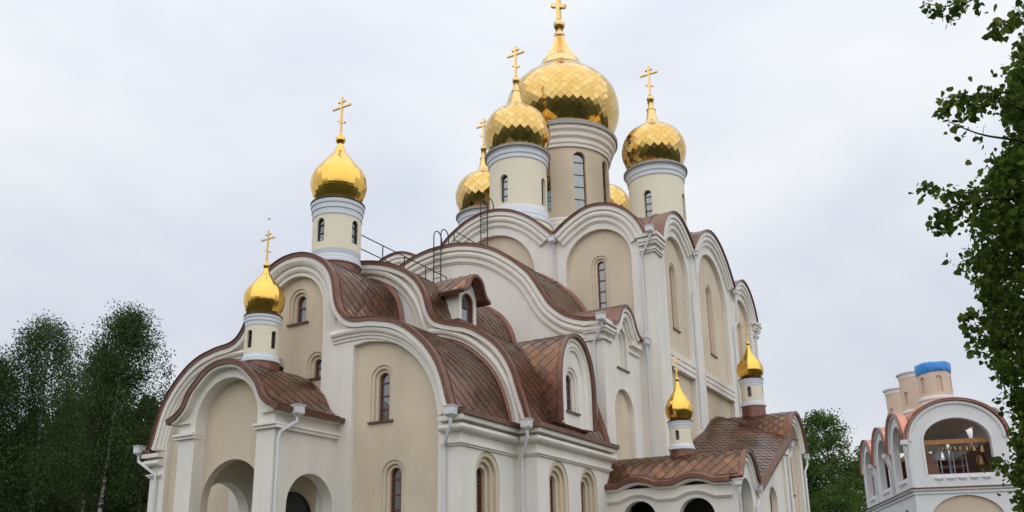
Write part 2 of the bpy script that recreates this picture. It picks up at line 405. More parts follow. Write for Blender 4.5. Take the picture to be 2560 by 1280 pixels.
# ---------- narthex front (block one)
fm = FW(X1)
SIDEP = [(-3.03, 0.4), (-3.03, 10.2), (-3.6, 10.27), (-4.1, 10.21), (-4.55, 10.13), (-4.93, 10.0), (-5.3, 9.8), (-5.64, 9.55), (-5.97, 9.25), (-6.24, 8.89), (-6.46, 8.55), (-6.63, 8.19), (-6.75, 7.85), (-6.83, 7.53), (-6.88, 6.75), (-6.88, 0.4)]
CENP = arch(0, 1.48, 0.4, 13.5, 20)
b = MB(); b.slab(under(fP1, 0.12, -Y1), [CENP, SIDEP, [(-x, z) for x, z in SIDEP[::-1]]], fm, -0.2, 0); b.build('front_wall', 'white', CH)
holes = [arch(0.02, 0.51, 11.62, 13.05, 14), arch(-1.0, 0.46, 9.25, 10.3, 14), arch(1.0, 0.46, 9.25, 10.3, 14)]
for s in (-1, 1):
    holes += [arch(s * 4.25, 0.51, 7.24, 9.32, 14), arch(s * 4.85, 0.51, 3.0, 5.8, 14)]
b = MB(); b.slab(under(fP1, 0.5, -Y1 - 0.5), holes, fm, -0.45, -0.203); b.build('front_panel', 'beige', CH)
window(fm, 0.02, 0.25, 11.62, 13.05, 0.203, bars=1)
for s in (-1, 1):
    window(fm, s * 1.0, 0.2, 9.25, 10.3, 0.203, bars=1)
    window(fm, s * 4.25, 0.25, 7.24, 9.32, 0.203, bars=3, sillm='copper_red')
    window(fm, s * 4.85, 0.25, 3.0, 5.8, 0.203, bars=4)
# archivolts
b = MB(); b.sweep(fP1, [(0.145, 0), (0.145, 0.3), (0.34, 0.29), (0.36, 0.0)], fm, 1); b.build('eaves_band', 'white', CH)
b = MB(); ap = arch(0, 1.48, 11.2, 13.5, 24); ap = [(1.48, 10.9 + 0.1 * k) for k in range(11)] + ap[1:-1] + [(-1.48, 11.9 - 0.1 * k) for k in range(11)]
b.sweep(ap, [(0, -0.2), (0, 0.05), (-0.16, 0.05), (-0.16, 0.10), (-0.24, 0.15), (-0.34, 0.15), (-0.4, 0.10), (-0.42, 0.2), (-0.5, 0.26), (-0.6, 0.26), (-0.66, 0.2), (-0.68, 0.0)], fm, 1, wk=lambda p: min(1, max(0, (p[1] - 10.95) / 1.1)))
b.build('archivolt', 'white', CH)
sh = spline([(-2.05, 10.82), (-2.9, 10.85), (-3.85, 10.81), (-4.79, 10.58), (-5.69, 10.14), (-6.3, 9.6), (-6.77, 9.0), (-7.1, 8.3), (-7.26, 7.7), (-7.36, 7.2)], 4)
for s in (1, -1):
    pth = [(p[0] * s, p[1]) for p in sh]
    b = MB(); b.sweep(pth, ROLL_, fm, 1 if s == -1 else 1) if False else b.sweep(pth[::s] if s == 1 else pth[::-1], ROLL_, fm, 1 if s == 1 else 1)
    b.build('archivolt', 'white', CH)
r1 = roof_shell('narthex_roof', fP1, fm, 0.33, X1 - X2, 0.16)
tile_extruded(r1, fP1, fm, 0.12, X1 - X2 + 0.12)
b = MB(); b.sweep(fP1, [(-0.025, 0.37), (-0.025, 0.1), (0.0, 0.1), (0.0, 0.37)], fm, 1); b.build('roof_edge_flashing', 'copper_red', CH)
b = MB(); b.sweep(fP1, [(0.0, X1 - X2 + 0.1), (0.0, X1 - X2 - 0.0), (-0.16, X1 - X2 - 0.0), (-0.16, X1 - X2 + 0.03)], fm, 1); b.build('wall_flashing', 'copper_red', CH)
# side walls and cornices of blocks one and two
def side_cornice(x0, x1, y, sgn, wrap, yin, gw=False):
    b = MB()
    ff = FS(y) if sgn < 0 else FN(-y)
    for z0, z1, o in ((6.03, 6.10, 0.07), (6.10, 6.17, 0.13), (6.86, 7.02, 0.30)):
        b.box((x0 - o, z0, -0.1), (x1, z1, o), ff)
        if wrap: b.box((x0 - o, z0, -abs(yin - y)), (x0 + 0.1, z1, -0.1), ff)
    rol = [(6.50, 0.0), (6.50, 0.12), (6.54, 0.22), (6.62, 0.27), (6.70, 0.25), (6.76, 0.18), (6.78, 0.0)]
    k = len(rol)
    vs = [ff(x0 - w, z, w) for z, w in rol] + [ff(x1, z, w) for z, w in rol]
    fs = [(i, (i + 1) % k, (i + 1) % k + k, i + k) for i in range(k)] + [tuple(range(k))[::-1], tuple(range(k, 2 * k))]
    b.add(vs, fs)
    if wrap:
        vs = [ff(x0 - w, z, w) for z, w in rol] + [ff(x0 - w, z, -abs(yin - y)) for z, w in rol]
        b.add(vs, fs)
    b.build('eaves_cornice', 'white', CH)
    g = MB(); g.box((x0 - (0.42 if gw else 0.3), 7.03, -0.2), (x1, 7.2, 0.40), ff)
    if gw: g.box((x0 - 0.42, 7.04, -abs(yin - y) - 0.1), (x0 + 0.0, 7.2, -0.2), ff)
    g.build('gutter', 'copper_sheet', CH)
for sgn in (-1, 1):
    ff = FS(Y1) if sgn < 0 else FN(-Y1)
    b = MB(); b.slab([(X1 + 0.203, 0), (X1 + 0.203, 7.1), (X2, 7.1), (X2, 0)], [arch(-23.26, 0.82, 2.6, 6.02, 16)], ff, -0.3, 0.0); b.build('side_wall', 'white', CH)
    window(ff, -23.26, 0.28, 2.6, 6.02, 0.0, steps=3, step=0.18, bars=3, dep=0.42, stepd=0.12)
    side_cornice(X1, X2, Y1, sgn, True, -7.05)
    ff = FS(Y2) if sgn < 0 else FN(-Y2)
    b = MB(); b.slab([(X2 + 0.2, 0), (X2 + 0.2, 7.1), (X3 + 0.1, 7.1), (X3 + 0.1, 0)], [arch(-19.52, 0.84, 2.6, 6.02, 16), arch(-16.82, 0.84, 2.6, 6.02, 16)], ff, -0.3, 0.0); b.build('side_wall', 'white', CH)
    for c in (-19.52, -16.82): window(ff, c, 0.28, 2.6, 6.02, 0.0, steps=3, step=0.18, bars=3, dep=0.42, stepd=0.12)
    side_cornice(X2, X3 + 0.15, Y2, sgn, True, Y1 - 0.32, True)

# ---------- block two front
fm = FW(X2)
b = MB(); b.slab(under(fP2, 0.12, -Y2), [arch(0, 3.3, 9.0, 14.42, 24)], fm, -0.2, 0); b.build('front_wall', 'white', CH)
b = MB(); b.slab(under(fP2, 0.6, -Y2 - 0.4), [], fm, -0.35, -0.12); b.build('front_panel', 'white', CH)
b = MB(); b.sweep(arch(0, 3.3, 11.1, 14.42, 28), [(-0.02, -0.1), (-0.02, 0.04), (-0.2, 0.04), (-0.2, 0.1), (-0.26, 0.2), (-0.36, 0.24), (-0.46, 0.2), (-0.5, 0.1), (-0.56, 0.0)], fm, 1, wk=lambda p: min(1, max(0, (p[1] - 11.1) / 0.9))); b.build('archivolt', 'white', CH)
sh = spline([(-3.94, 11.6), (-4.67, 11.47), (-5.4, 11.2), (-6.01, 10.86), (-6.56, 10.41), (-7.01, 9.95), (-7.36, 9.46), (-7.7, 8.8), (-7.95, 8.0), (-8.1, 7.25)], 4)
for s in (1, -1):
    b = MB(); pth = [(p[0] * s, p[1]) for p in sh]
    b.sweep(pth if s == 1 else pth[::-1], ROLL_, fm, 1); b.build('archivolt', 'white', CH)
b = MB(); b.sweep(fP2, [(0.145, 0), (0.145, 0.3), (0.34, 0.29), (0.36, 0.0)], fm, 1); b.build('eaves_band', 'white', CH)
r2 = roof_shell('nave_roof', fP2, fm, 0.33, X2 - X3, 0.16)
tile_extruded(r2, fP2, fm, 0.12, X2 - X3 + 0.12)
b = MB(); b.sweep(fP2, [(-0.025, 0.37), (-0.025, 0.1), (0.0, 0.1), (0.0, 0.37)], fm, 1); b.build('roof_edge_flashing', 'copper_red', CH)
b = MB(); b.sweep(fP2, [(0.0, X2 - X3 + 0.1), (0.0, X2 - X3 - 0.0), (-0.16, X2 - X3 - 0.0), (-0.16, X2 - X3 + 0.03)], fm, 1); b.build('wall_flashing', 'copper_red', CH)

# ---------- block three
fm = FW(X3)
b = MB(); b.slab(under(fP3, 0.12, -Y3), [], fm, -0.3, 0); b.build('front_wall', 'white', CH)
c3 = [(n, w) for n, w in [(0.16, 0.0), (0.16, 0.3), (0.36, 0.3), (0.38, 0.16), (0.46, 0.24), (0.56, 0.26), (0.66, 0.22), (0.72, 0.13), (0.92, 0.13), (0.94, 0.06), (1.0, 0.06), (1.0, 0.0)]]
b = MB(); b.sweep([p for p in fP3 if abs(p[0]) < 8.75], c3, fm, 1); b.build('archivolt', 'white', CH)
f3s = [p for p in fP3 if abs(p[0]) < 8.25]
r3 = roof_shell('choir_roof', f3s, fm, -0.3, X3 - X4, 0.2)
roof_shell('eaves_sheet', fP3, fm, 0.33, -0.302, 0.15)
tile_extruded(r3, f3s, fm, 0.12, X3 - X4 + 0.12)
b = MB(); b.sweep(fP3, [(-0.025, 0.37), (-0.025, 0.1), (0.0, 0.1), (0.0, 0.37)], fm, 1); b.build('roof_edge_flashing', 'copper_red', CH)
b = MB(); b.sweep(fP3, [(0.0, X3 - X4 + 0.1), (0.0, X3 - X4), (-0.16, X3 - X4), (-0.16, X3 - X4 + 0.03)], fm, 1); b.build('wall_flashing', 'copper_red', CH)
KK = [(0, 14.22), (-.4, 14.13), (-.75, 13.88), (-1.0, 13.52), (-1.22, 13.2), (-1.5, 13.02), (-1.85, 12.95)]
for sgn in (-1, 1):
    ff = FS(Y3) if sgn < 0 else FN(-Y3)
    pk = full(KK, 3, -12.2)
    q = inset(pk, 0.12)
    out = [(X4, 0), (X4, 12.7)] + [p for p in q if -14.2 < p[0] < X4 - 0.02] + [(X3 + 0.302, 12.7), (X3 + 0.302, 0)]
    b = MB(); b.slab(out, [arch(-12.4, 1.15, 3.0, 10.1, 18), arch(-12.38, 0.62, 11.08, 13.08, 16)], ff, -0.3, 0); b.build('side_wall', 'white', CH)
    niche(ff, -12.4, 1.15, 3.0, 10.1, 0, 0.22, 'beige')
    niche(ff, -12.38, 0.62, 11.08, 13.08, 0, 0.25, 'white')
    b = MB(); b.sweep(arch(-12.38, 0.45, 11.08, 12.9, 14), [(0, -0.3), (0, -0.12), (-0.1, -0.12), (-0.1, -0.3)], ff, 1); b.build('surround', 'white', CH)
    b = MB(); b.box((-13.1, 11.0, -0.2), (-11.66, 11.07, 0.08), ff); b.build('sill', 'copper_sheet', CH)
    b = MB(); b.sweep([p for p in pk if abs(p[0] + 12.2) < 1.6], [(0.16, 0), (0.16, 0.3), (0.34, 0.3), (0.36, 0.14), (0.44, 0.24), (0.54, 0.26), (0.64, 0.2), (0.68, 0.1), (0.78, 0.1), (0.8, 0)], ff, 1); b.build('archivolt', 'white', CH)
    roof_shell('kokoshnik_roof', pk, ff, 0.35, -2.6, 0.16)
    b = MB()
    for z0, z1, o in ((12.05, 12.14, 0.12), (12.38, 12.50, 0.22), (12.50, 12.62, 0.28), (12.72, 12.9, 0.32)):
        b.box((X3 - o, z0, -0.9), (X3 + 0.85, z1, o), ff)
    b.build('pier_capital', 'white', CH)
    b = MB(); b.box((-11.6, 12.05, -0.2), (-10.3, 12.14, 0.1), ff); b.build('pier_capital', 'white', CH)
    b = MB(); b.box((-11.5, 12.4, -0.2), (-10.3, 12.6, 0.22), ff); b.build('pier_capital', 'white', CH)

# dormer on block two
for sgn in (-1, 1):
    ff = FS(Y2 - 0.02) if sgn < 0 else FN(-Y2 + 0.02)
    dp = [(0, 11.36), (-.45, 11.28), (-.85, 11.05), (-1.18, 10.68), (-1.42, 10.2), (-1.55, 9.7), (-1.6, 9.1), (-1.6, 8.4), (-1.6, 7.55)]
    pd = full(dp, 3, -18.0)
    q = [p for p in inset(pd, 0.1)]
    b = MB(); b.slab(q[::-1] if False else q, [arch(-18.12, 0.56, 8.12, 9.96, 14)], ff, -0.3, 0); b.build('dormer_wall', 'white', CH)
    window(ff, -18.12, 0.28, 8.12, 9.96, 0.0, steps=2, step=0.14, sm='white', bars=2, dep=0.22)
    b = MB(); b.sweep(pd, [(0.12, 0), (0.12, 0.14), (0.3, 0.14), (0.32, 0.06), (0.4, 0.12), (0.5, 0.13), (0.58, 0.08), (0.66, 0.08), (0.7, 0)], ff, 1); b.build('archivolt', 'white', CH)
    dr = roof_shell('dormer_roof', pd, ff, 0.28, -3.4, 0.12)
    tile_extruded(dr, pd, ff, 0.2, -3.3, d=0.25)
    b = MB(); b.sweep(pd, [(-0.02, 0.3), (-0.02, 0.1), (0, 0.1), (0, 0.3)], ff, 1); b.build('roof_edge_flashing', 'copper_red', CH)
# little roof dormer with its own eyebrow roof
for sgn in (-1, 1):
    ff = FS(-4.55) if sgn < 0 else FN(4.55)
    DX = -19.3; kp = full([(0, 14.36), (-.3, 14.29), (-.53, 14.08), (-.66, 13.8), (-.82, 13.56), (-1.12, 13.4)], 3, DX)
    b = MB(); b.slab(arch(DX, 0.68, 11.8, 14.1, 14), [arch(DX, 0.47, 12.3, 13.6, 12)], ff, -1.2, -0.1); b.build('dormer_wall', 'white', CH)
    window(ff, DX, 0.41, 12.3, 13.6, 0.1, steps=1, step=0.06, sm='frame', bars=1, sill=False, dep=0.12)
    er = roof_shell('dormer_roof', kp, ff, 0.42, -2.0, 0.14)
    tile_extruded(er, kp, ff, 0.38, -1.9, d=0.24)
    b = MB(); b.box((DX - 0.74, 11.9, -0.9), (DX + 0.74, 12.3, -0.06), ff); b.build('dormer_flashing', 'copper_red', CH)

# ---------- main cube
ZC = [(0, 21.95), (-.5, 21.92), (-.95, 21.82), (-1.47, 21.66), (-2.04, 21.38), (-2.67, 20.98), (-3.28, 20.45), (-3.88, 19.83), (-4.02, 19.62)]
ZS = [(-4.02, 19.62), (-4.61, 20.07), (-5.22, 20.42), (-5.83, 20.68), (-6.42, 20.78), (-6.99, 20.73), (-7.56, 20.57), (-8.11, 20.26), (-8.53, 19.9), (-8.89, 19.46), (-9.14, 19.0), (-9.3, 18.58)]
zc = full(ZC); zs = spline(ZS, 3); zn = [(-p[0], p[1]) for p in zs[::-1]]
def cube_side(fm, half, south):
    allp = zn[:-1] + zc[:-1] + zs
    iz = []
    for seg in (zn, zc, zs): iz += [p for p in inset(seg, 0.1)]
    iz = sorted(set(iz), key=lambda p: -p[0])
    # remove points that rise above a neighbour arch at the valleys
    iz = [p for p in iz if abs(p[0]) < half - 0.05]
    PB = [arch(s * 6.5, 1.87, 12.75 if south else 3.0, 19.45, 20) for s in (-1, 1)] + [arch(0, 2.75, 12.75 if south else 3.0, 20.5, 24)]
    PL = [[(s * 6.5 + 1.87, 3.0), (s * 6.5 + 1.87, 11.93), (s * 6.5 - 1.87, 11.93), (s * 6.5 - 1.87, 3.0)] for s in (-1, 1)] + [[(2.75, 3), (2.75, 11.93), (-2.75, 11.93), (-2.75, 3)]]
    b = MB(); b.slab([(half, 0), (half, 18.45)] + iz + [(-half, 18.45), (-half, 0)], PB + (PL if south else []), fm, -0.25, 0); b.build('main_wall', 'white', CH)
    wh = [arch(s * 6.5, 0.5, 14.3, 18.05, 14) for s in (-1, 1)] + [arch(0, 0.56, 14.3, 18.7, 14)]
    b = MB(); b.slab([(half - 0.4, 0), (half - 0.4, 18.0), (8.6, 19.2), (6.5, 20.2), (4.2, 19.4), (2.5, 20.9), (0, 21.4), (-2.5, 20.9), (-4.2, 19.4), (-6.5, 20.2), (-8.6, 19.2), (-half + 0.4, 18.0), (-half + 0.4, 0)], wh, fm, -0.55, -0.253)
    b.build('main_panel', 'beige', CH)
    for s in (-1, 1): window(fm, s * 6.5, 0.23, 14.3, 18.05, 0.253, steps=2, step=0.135, bars=5, dep=0.2 if not south else 0.24, frame='frame')
    window(fm, 0, 0.27, 14.3, 18.7, 0.253, steps=2, step=0.145, bars=6, dep=0.24)
    if south:
        for c, hw in ((-6.5, 1.87), (0, 2.75), (6.5, 1.87)):
            b = MB()
            for z0, z1, o in ((11.92, 12.14, 0.05), (12.19, 12.42, 0.07), (12.47, 12.76, 0.09)): b.box((c - hw - 0.05, z0, -0.2), (c + hw + 0.05, z1, o), fm)
            b.box((c - hw - 0.03, 12.0, -0.2), (c + hw + 0.03, 12.6, 0.012), fm)
            b.build('string_course', 'white', CH)
    for seg, nm in ((zn, 0), (zc, 1), (zs, 2)):
        cc = (0.0, 6.6, -6.6)[(1, 0, 2).index(nm)] if False else (6.6 if nm == 0 else 0 if nm == 1 else -6.6)
        b = MB(); b.sweep(seg, [(0.12, 0), (0.12, 0.28), (0.34, 0.28), (0.36, 0.15), (0.44, 0.23), (0.54, 0.25), (0.64, 0.21), (0.7, 0.12), (0.9, 0.12), (0.92, 0.05), (0.98, 0.05), (1.0, 0)], fm, 1); b.build('archivolt', 'white', CH)
        rs = roof_shell('vault_roof', seg, fm, 0.33, -5.0 if nm == 1 else -4.2, 0.11)
        b = MB()
        for w in (-0.6, -1.5, -2.4): b.sweep(seg, [(-0.05, w), (-0.05, w + 0.04), (0.0, w + 0.04), (0.0, w)], fm, 1)
        b.build('roof_seam', 'copper_sheet', CH)
        b = MB(); b.sweep(seg, [(-0.02, 0.38), (-0.02, 0.2), (0.0, 0.2), (0.0, 0.38)], fm, 1); b.build('roof_edge_flashing', 'copper_red', CH)
    dz = 0.004 if south else 0.0
    for s in (-1, 1):
        b = MB()
        for z0, z1, o in ((17.55, 17.66, 0.1), (17.66, 17.76, 0.16), (17.95, 18.1, 0.22), (18.1, 18.28, 0.28), (18.34, 18.52, 0.34)):
            b.box((s * 8.85, z0 + dz, -0.1), (s * (half + o - 0.006), z1 - dz, o), fm)
        b.box((s * 8.87, 17.7, -0.1), (s * (half - 0.01), 18.4, 0.05), fm)
        b.build('corner_capital', 'white', CH)
cube_side(FW(X4), 9.597, False); cube_side(FE(-X4), 9.597, False)
cube_side(FS(Y4), 9.897, True); cube_side(FN(-Y4), 9.897, True)
b = MB(); b.box((-9.3, -9.0, 17), (9.3, 9.0, 18.9)); b.lathe([(7.4, 18.9), (6.6, 20.6), (4.4, 22.2), (3.6, 22.6)], 40, 0, 0); b.build('crossing_roof', 'copper_sheet', CH, smooth=30)

# ---------- drums, domes, crosses
def drum_wall(cx, cy, r, z0, z1, az, hw, w0, w1, m, parent, thick=0.22):
    """cylindrical wall with arched openings at azimuths az"""
    U = 2 * pi * r; nU = 64; nZ = max(4, int((z1 - z0) / 0.4))
    pts = []; edges = []; holes = []
    for i in range(nU + 1):
        for j in range(nZ + 1): pts.append((U * i / nU, z0 + (z1 - z0) * j / nZ))
    for a in az:
        c = (a % (2 * pi)) * r
        if c < hw + 0.05: c += 0
        h = arch(c, hw, w0, w1, 10); holes.append(h)
    def inh(x, z, h, e=0.0):
        k = len(h); ins = False
        for i in range(k):
            (x1, y1), (x2, y2) = h[i], h[(i + 1) % k]
            if (y1 > z) != (y2 > z) and x < (x2 - x1) * (z - y1) / (y2 - y1) + x1: ins = not ins
        return ins
    pts = [p for p in pts if not any(h[-1][0] - 0.03 < p[0] < h[0][0] + 0.03 and w0 - 0.03 < p[1] < w1 + 0.03 and True for h in holes)]
    for h in holes:
        o = len(pts); pts += h; edges += [(o + i, o + (i + 1) % len(h)) for i in range(len(h))]
    res = delaunay_2d_cdt([Vector(p) for p in pts], edges, [], 0, 1e-5)
    v2, _, f2 = res[0], res[1], res[2]
    b = MB(); n = len(v2)
    def cyl(p, rr): a = p[0] / r; return (cx + rr * cos(a), cy + rr * sin(a), p[1])
    keep = []
    for f in f2:
        mx_ = sum(v2[i][0] for i in f) / 3; mz = sum(v2[i][1] for i in f) / 3
        if not any(inh(mx_, mz, h) for h in holes): keep.append(tuple(f))
    fs = [f for f in keep] + [tuple(i + n for i in reversed(f)) for f in keep]
    vs = [cyl(p, r) for p in v2] + [cyl(p, r - thick) for p in v2]
    b.add(vs, fs)
    for h in holes:
        k = len(h); vv = [cyl(p, r) for p in h] + [cyl(p, r - thick) for p in h]
        b.add(vv, [(i, (i + 1) % k, (i + 1) % k + k, i + k) for i in range(k)])
    o = b.build('drum_wall', m, parent, fix=False)
    o.data.polygons.foreach_set('use_smooth', [len(p.vertices) == 3 for p in o.data.polygons])
    o.data.set_sharp_from_angle(angle=radians(40))
    return o
def drum_window(cx, cy, r, a, hw, w0, w1, parent, bars, fr='frame_dark'):
    t = Vector((-sin(a), cos(a), 0)); n_ = Vector((cos(a), sin(a), 0)); o = Vector((cx, cy, 0)) + n_ * r
    fm = lambda u, v, w: tuple(o + t * u + n_ * w + Vector((0, 0, v)))
    wn = parent
    f = MB(); f.sweep(arch(0, hw, w0, w1, 12), [(-0.03, -0.2), (-0.03, -0.13), (0.05, -0.13), (0.05, -0.2)], fm, 1)
    for i in range(1, bars + 1):
        z = w0 + (w1 - hw * 0.4 - w0) * i / (bars + 0.6); f.box((-hw, z - 0.02, -0.2), (hw, z + 0.02, -0.14), fm)
    f.box((-hw, w0, -0.2), (hw, w0 + 0.05, -0.132), fm)
    f.build('window_frame', fr, wn)
    p = MB(); p.slab(arch(0, hw + 0.02, w0 - 0.01, w1 + 0.02, 12), [], fm, -0.195, -0.185); p.build('window_pane', 'clear', wn)

def cross(cx, cy, z0, z1, t, parent, low=0.36, wscale=1.0):
    """eight-pointed cross, arms running north-south"""
    H = z1 - z0; b = MB()
    b.box((cx - t / 2, cy - t / 2, z0), (cx + t / 2, cy + t / 2, z1))
    h = t * 0.48; ww = H * 0.27 * wscale
    b.box((cx - h, cy - ww, z0 + H * 0.72), (cx + h, cy + ww, z0 + H * 0.72 + t))
    b.box((cx - h + .003, cy - ww * 0.42, z0 + H * 0.86), (cx + h - .003, cy + ww * 0.42, z0 + H * 0.86 + t * 0.9))
    d = ww * 0.42
    b.bar((cx, cy + d, z0 + H * low + d * 0.45), (cx, cy - d, z0 + H * low - d * 0.45), t * 0.9, t * 0.9)
    b.build('cross', 'gold_satin', parent)

def plates(parent, prof, ncol, cx, cy, nrows):
    """diamond gold plates on a surface of revolution"""
    L = path_len(prof); S = L[-1]; ds = S / nrows; dth = 2 * pi / ncol
    def P(s, th, k=1.0):
        r, z = path_at(prof, L, s); return Vector((cx + r * k * cos(th), cy + r * k * sin(th), z))
    for i in range(0, nrows + 1):
        s = i * ds
        for j in range(ncol):
            th = (j + 0.5 * (i % 2)) * dth
            q = [P(s - ds, th), P(s, th + dth / 2), P(s + ds, th), P(s, th - dth / 2)]
            m1 = (q[0] + q[2]) / 2; m2 = (q[1] + q[3]) / 2; dd = (m2 - m1) / 2
            q[0] += dd; q[2] += dd; q[1] -= dd; q[3] -= dd
            nn = (q[1] - q[3]).cross(q[2] - q[0])
            if nn.length < 1e-8: continue
            nn.normalize(); ctr = sum(q, Vector()) / 4
            if nn.dot(ctr - Vector((cx, cy, ctr.z))) < 0: nn = -nn
            ax = Vector((random.gauss(0, 1), random.gauss(0, 1), random.gauss(0, 1))).normalized(); rot = Matrix.Rotation(radians(random.gauss(0, 0.8)), 3, ax)
            top = [ctr + rot @ ((p - ctr) * 0.982) + nn * 0.012 for p in q]
            low = [p - nn * 0.02 for p in top]
            CAND.append(('gold_plate', parent, top + low, [(0, 1, 2, 3), (1, 5, 6, 2), (2, 6, 7, 3), (3, 7, 4, 0), (0, 4, 5, 1)], ctr + nn * 0.05, nn))

def big_dome(name, cx, cy, main=False):
    if main:
        dn = node('central_dome', CH)
        b = MB(); b.lathe([(3.5, 21.5), (3.5, 23.1), (3.42, 23.2), (3.42, 23.5), (3.3, 23.6), (3.3, 23.85), (3.12, 24.0)], 64, cx, cy); b.build('drum_base', 'white', dn, smooth=30)
        az = [k * pi / 4 + 0.0001 + pi / 8 * 0 for k in range(8)]
        az = [a + 1e-3 if a > 0.01 else 2 * pi / 64 * 0 + 0.16 * 0 for a in az]
        az = [k * pi / 4 for k in range(8)]
        rot = 0.0
        drum_wall(cx, cy, 3.03, 23.9, 29.1, [a for a in az if a > 0.1], 0.42, 24.5, 28.7, 'beige', dn, 0.3)
        for a in az[1:]: drum_window(cx, cy, 3.03 - 0.08, a, 0.42, 24.5, 28.7, dn, 4, 'frame')
        b = MB(); b.lathe([(3.0, 29.0), (3.16, 29.0), (3.16, 29.2), (3.24, 29.28), (3.24, 29.55), (3.4, 29.7), (3.42, 29.95), (3.58, 30.12), (3.6, 30.35), (3.5, 30.4)], 72, cx, cy); b.build('drum_cornice', 'white', dn, smooth=30)
        b = MB(); b.lathe([(3.5, 30.34), (3.72, 30.38), (3.74, 30.62), (3.6, 30.76), (3.3, 30.8)], 72, cx, cy); b.build('rim', 'ringgrey', dn, smooth=30)
        prof = spline([(3.0, 30.7), (3.42, 31.3), (3.74, 32.0), (3.92, 32.6), (3.97, 33.2), (3.92, 33.75), (3.76, 34.3), (3.45, 34.86), (3.0, 35.38), (2.5, 35.82), (2.05, 36.15), (1.66, 36.4)], 5)
        b = MB(); b.lathe([(r - 0.045, z) for r, z in prof], 64, cx, cy); b.build('dome_shell', 'gold_seam', dn, smooth='all')
        plates(dn, prof, 44, cx, cy, 29)
        # fluted spire skirt
        b = MB(); b.lathe([(1.7, 36.36), (1.74, 36.48), (1.62, 36.62), (1.45, 36.9), (1.4, 37.12), (1.25, 37.3), (1.1, 37.4)], 48, cx, cy); b.build('skirt', 'gold_satin', dn, smooth=30)
        b = MB(); nf = 24; k = 0
        sp = spline([(1.36, 37.22), (1.05, 37.66), (0.78, 38.12), (0.54, 38.66), (0.38, 39.2), (0.32, 39.5)], 3)
        o = len(b.v)
        for r, z in sp:
            for j in range(nf * 2): a = 2 * pi * j / (nf * 2); rr = r * (1.0 if j % 2 else 0.86); b.v.append((cx + rr * cos(a), cy + rr * sin(a), z))
        for i in range(len(sp) - 1):
            for j in range(nf * 2): a = i * nf * 2 + j; c = i * nf * 2 + (j + 1) % (nf * 2); b.f.append((a, c, c + nf * 2, a + nf * 2))
        b.build('spire', 'gold_satin', dn)
        b = MB(); b.lathe([(0.36, 39.4), (0.38, 39.5), (0.38, 39.62), (0.2, 39.7), (0.2, 39.85), (0.27, 39.9), (0.22, 39.98)], 24, cx, cy)
        b.lathe([(0.43 * sin(pi * i / 12) + 0.001, 40.36 - 0.43 * cos(pi * i / 12)) for i in range(13)], 24, cx, cy); b.lathe([(0.16, 40.7), (0.18, 40.78), (0.12, 40.85), (0.12, 41.0)], 16, cx, cy)
        b.build('orb', 'gold_satin', dn, smooth=40)
        cross(cx, cy, 40.8, 46.2, 0.3, dn, low=0.215, wscale=0.9)
        return
    dn = node('corner_dome', CH)
    b = MB(); b.lathe([(2.25, 20.6), (2.1, 21.5), (2.0, 22.0)], 48, cx, cy); b.build('drum_base', 'cream', dn, smooth=30)
    b = MB(); b.lathe([(1.98, 21.95), (2.06, 22.0), (2.06, 22.16), (1.97, 22.26), (1.97, 22.46), (1.89, 22.55), (1.86, 22.72), (1.8, 22.95), (1.77, 23.0)], 48, cx, cy); b.build('base_band', 'bluewhite', dn, smooth=30)
    az = [pi / 2, pi, 3 * pi / 2]
    drum_wall(cx, cy, 1.76, 22.8, 26.1, az, 0.26, 23.2, 25.0, 'cream', dn)
    for a in az: drum_window(cx, cy, 1.76 - 0.06, a, 0.26, 23.2, 25.0, dn, 3)
    b = MB(); b.lathe([(1.74, 26.0), (1.82, 26.04), (1.82, 26.26), (1.88, 26.34), (1.88, 26.56), (1.96, 26.66), (1.9, 26.7)], 56, cx, cy); b.build('drum_cornice', 'bluewhite', dn, smooth=30)
    b = MB(); b.lathe([(1.88, 26.66), (2.04, 26.7), (2.05, 26.82), (1.95, 26.9), (1.7, 26.92)], 56, cx, cy); b.build('rim', 'ringgrey', dn, smooth=30)
    prof = spline([(1.42, 26.86), (1.7, 27.2), (1.92, 27.65), (2.04, 28.05), (2.07, 28.4), (2.01, 28.86), (1.82, 29.32), (1.52, 29.7), (1.12, 30.0), (0.74, 30.2)], 5)
    b = MB(); b.lathe([(r - 0.03, z) for r, z in prof], 48, cx, cy); b.build('dome_shell', 'gold_seam', dn, smooth='all')
    plates(dn, prof, 26, cx, cy, 18)
    b = MB(); b.lathe(spline([(0.78, 30.15), (0.8, 30.23), (0.56, 30.44), (0.4, 30.66), (0.31, 31.05), (0.27, 31.42)], 3) + [(0.3, 31.42), (0.3, 31.5), (0.2, 31.56), (0.17, 31.9), (0.22, 32.0), (0.15, 32.06)], 24, cx, cy)
    b.lathe([(0.245 * sin(pi * i / 10) + 0.001, 32.28 - 0.245 * cos(pi * i / 10)) for i in range(11)], 20, cx, cy); b.lathe([(0.1, 32.48), (0.12, 32.55), (0.07, 32.6)], 12, cx, cy)
    b.build('spire', 'gold_satin', dn, smooth=40)
    cross(cx, cy, 32.5, 34.75, 0.13, dn)

big_dome('main', 0, 0, True)
for cx, cy in ((-6.6, 0), (0, -6.5), (0, 6.5), (6.6, 0)): big_dome('corner', cx, cy)

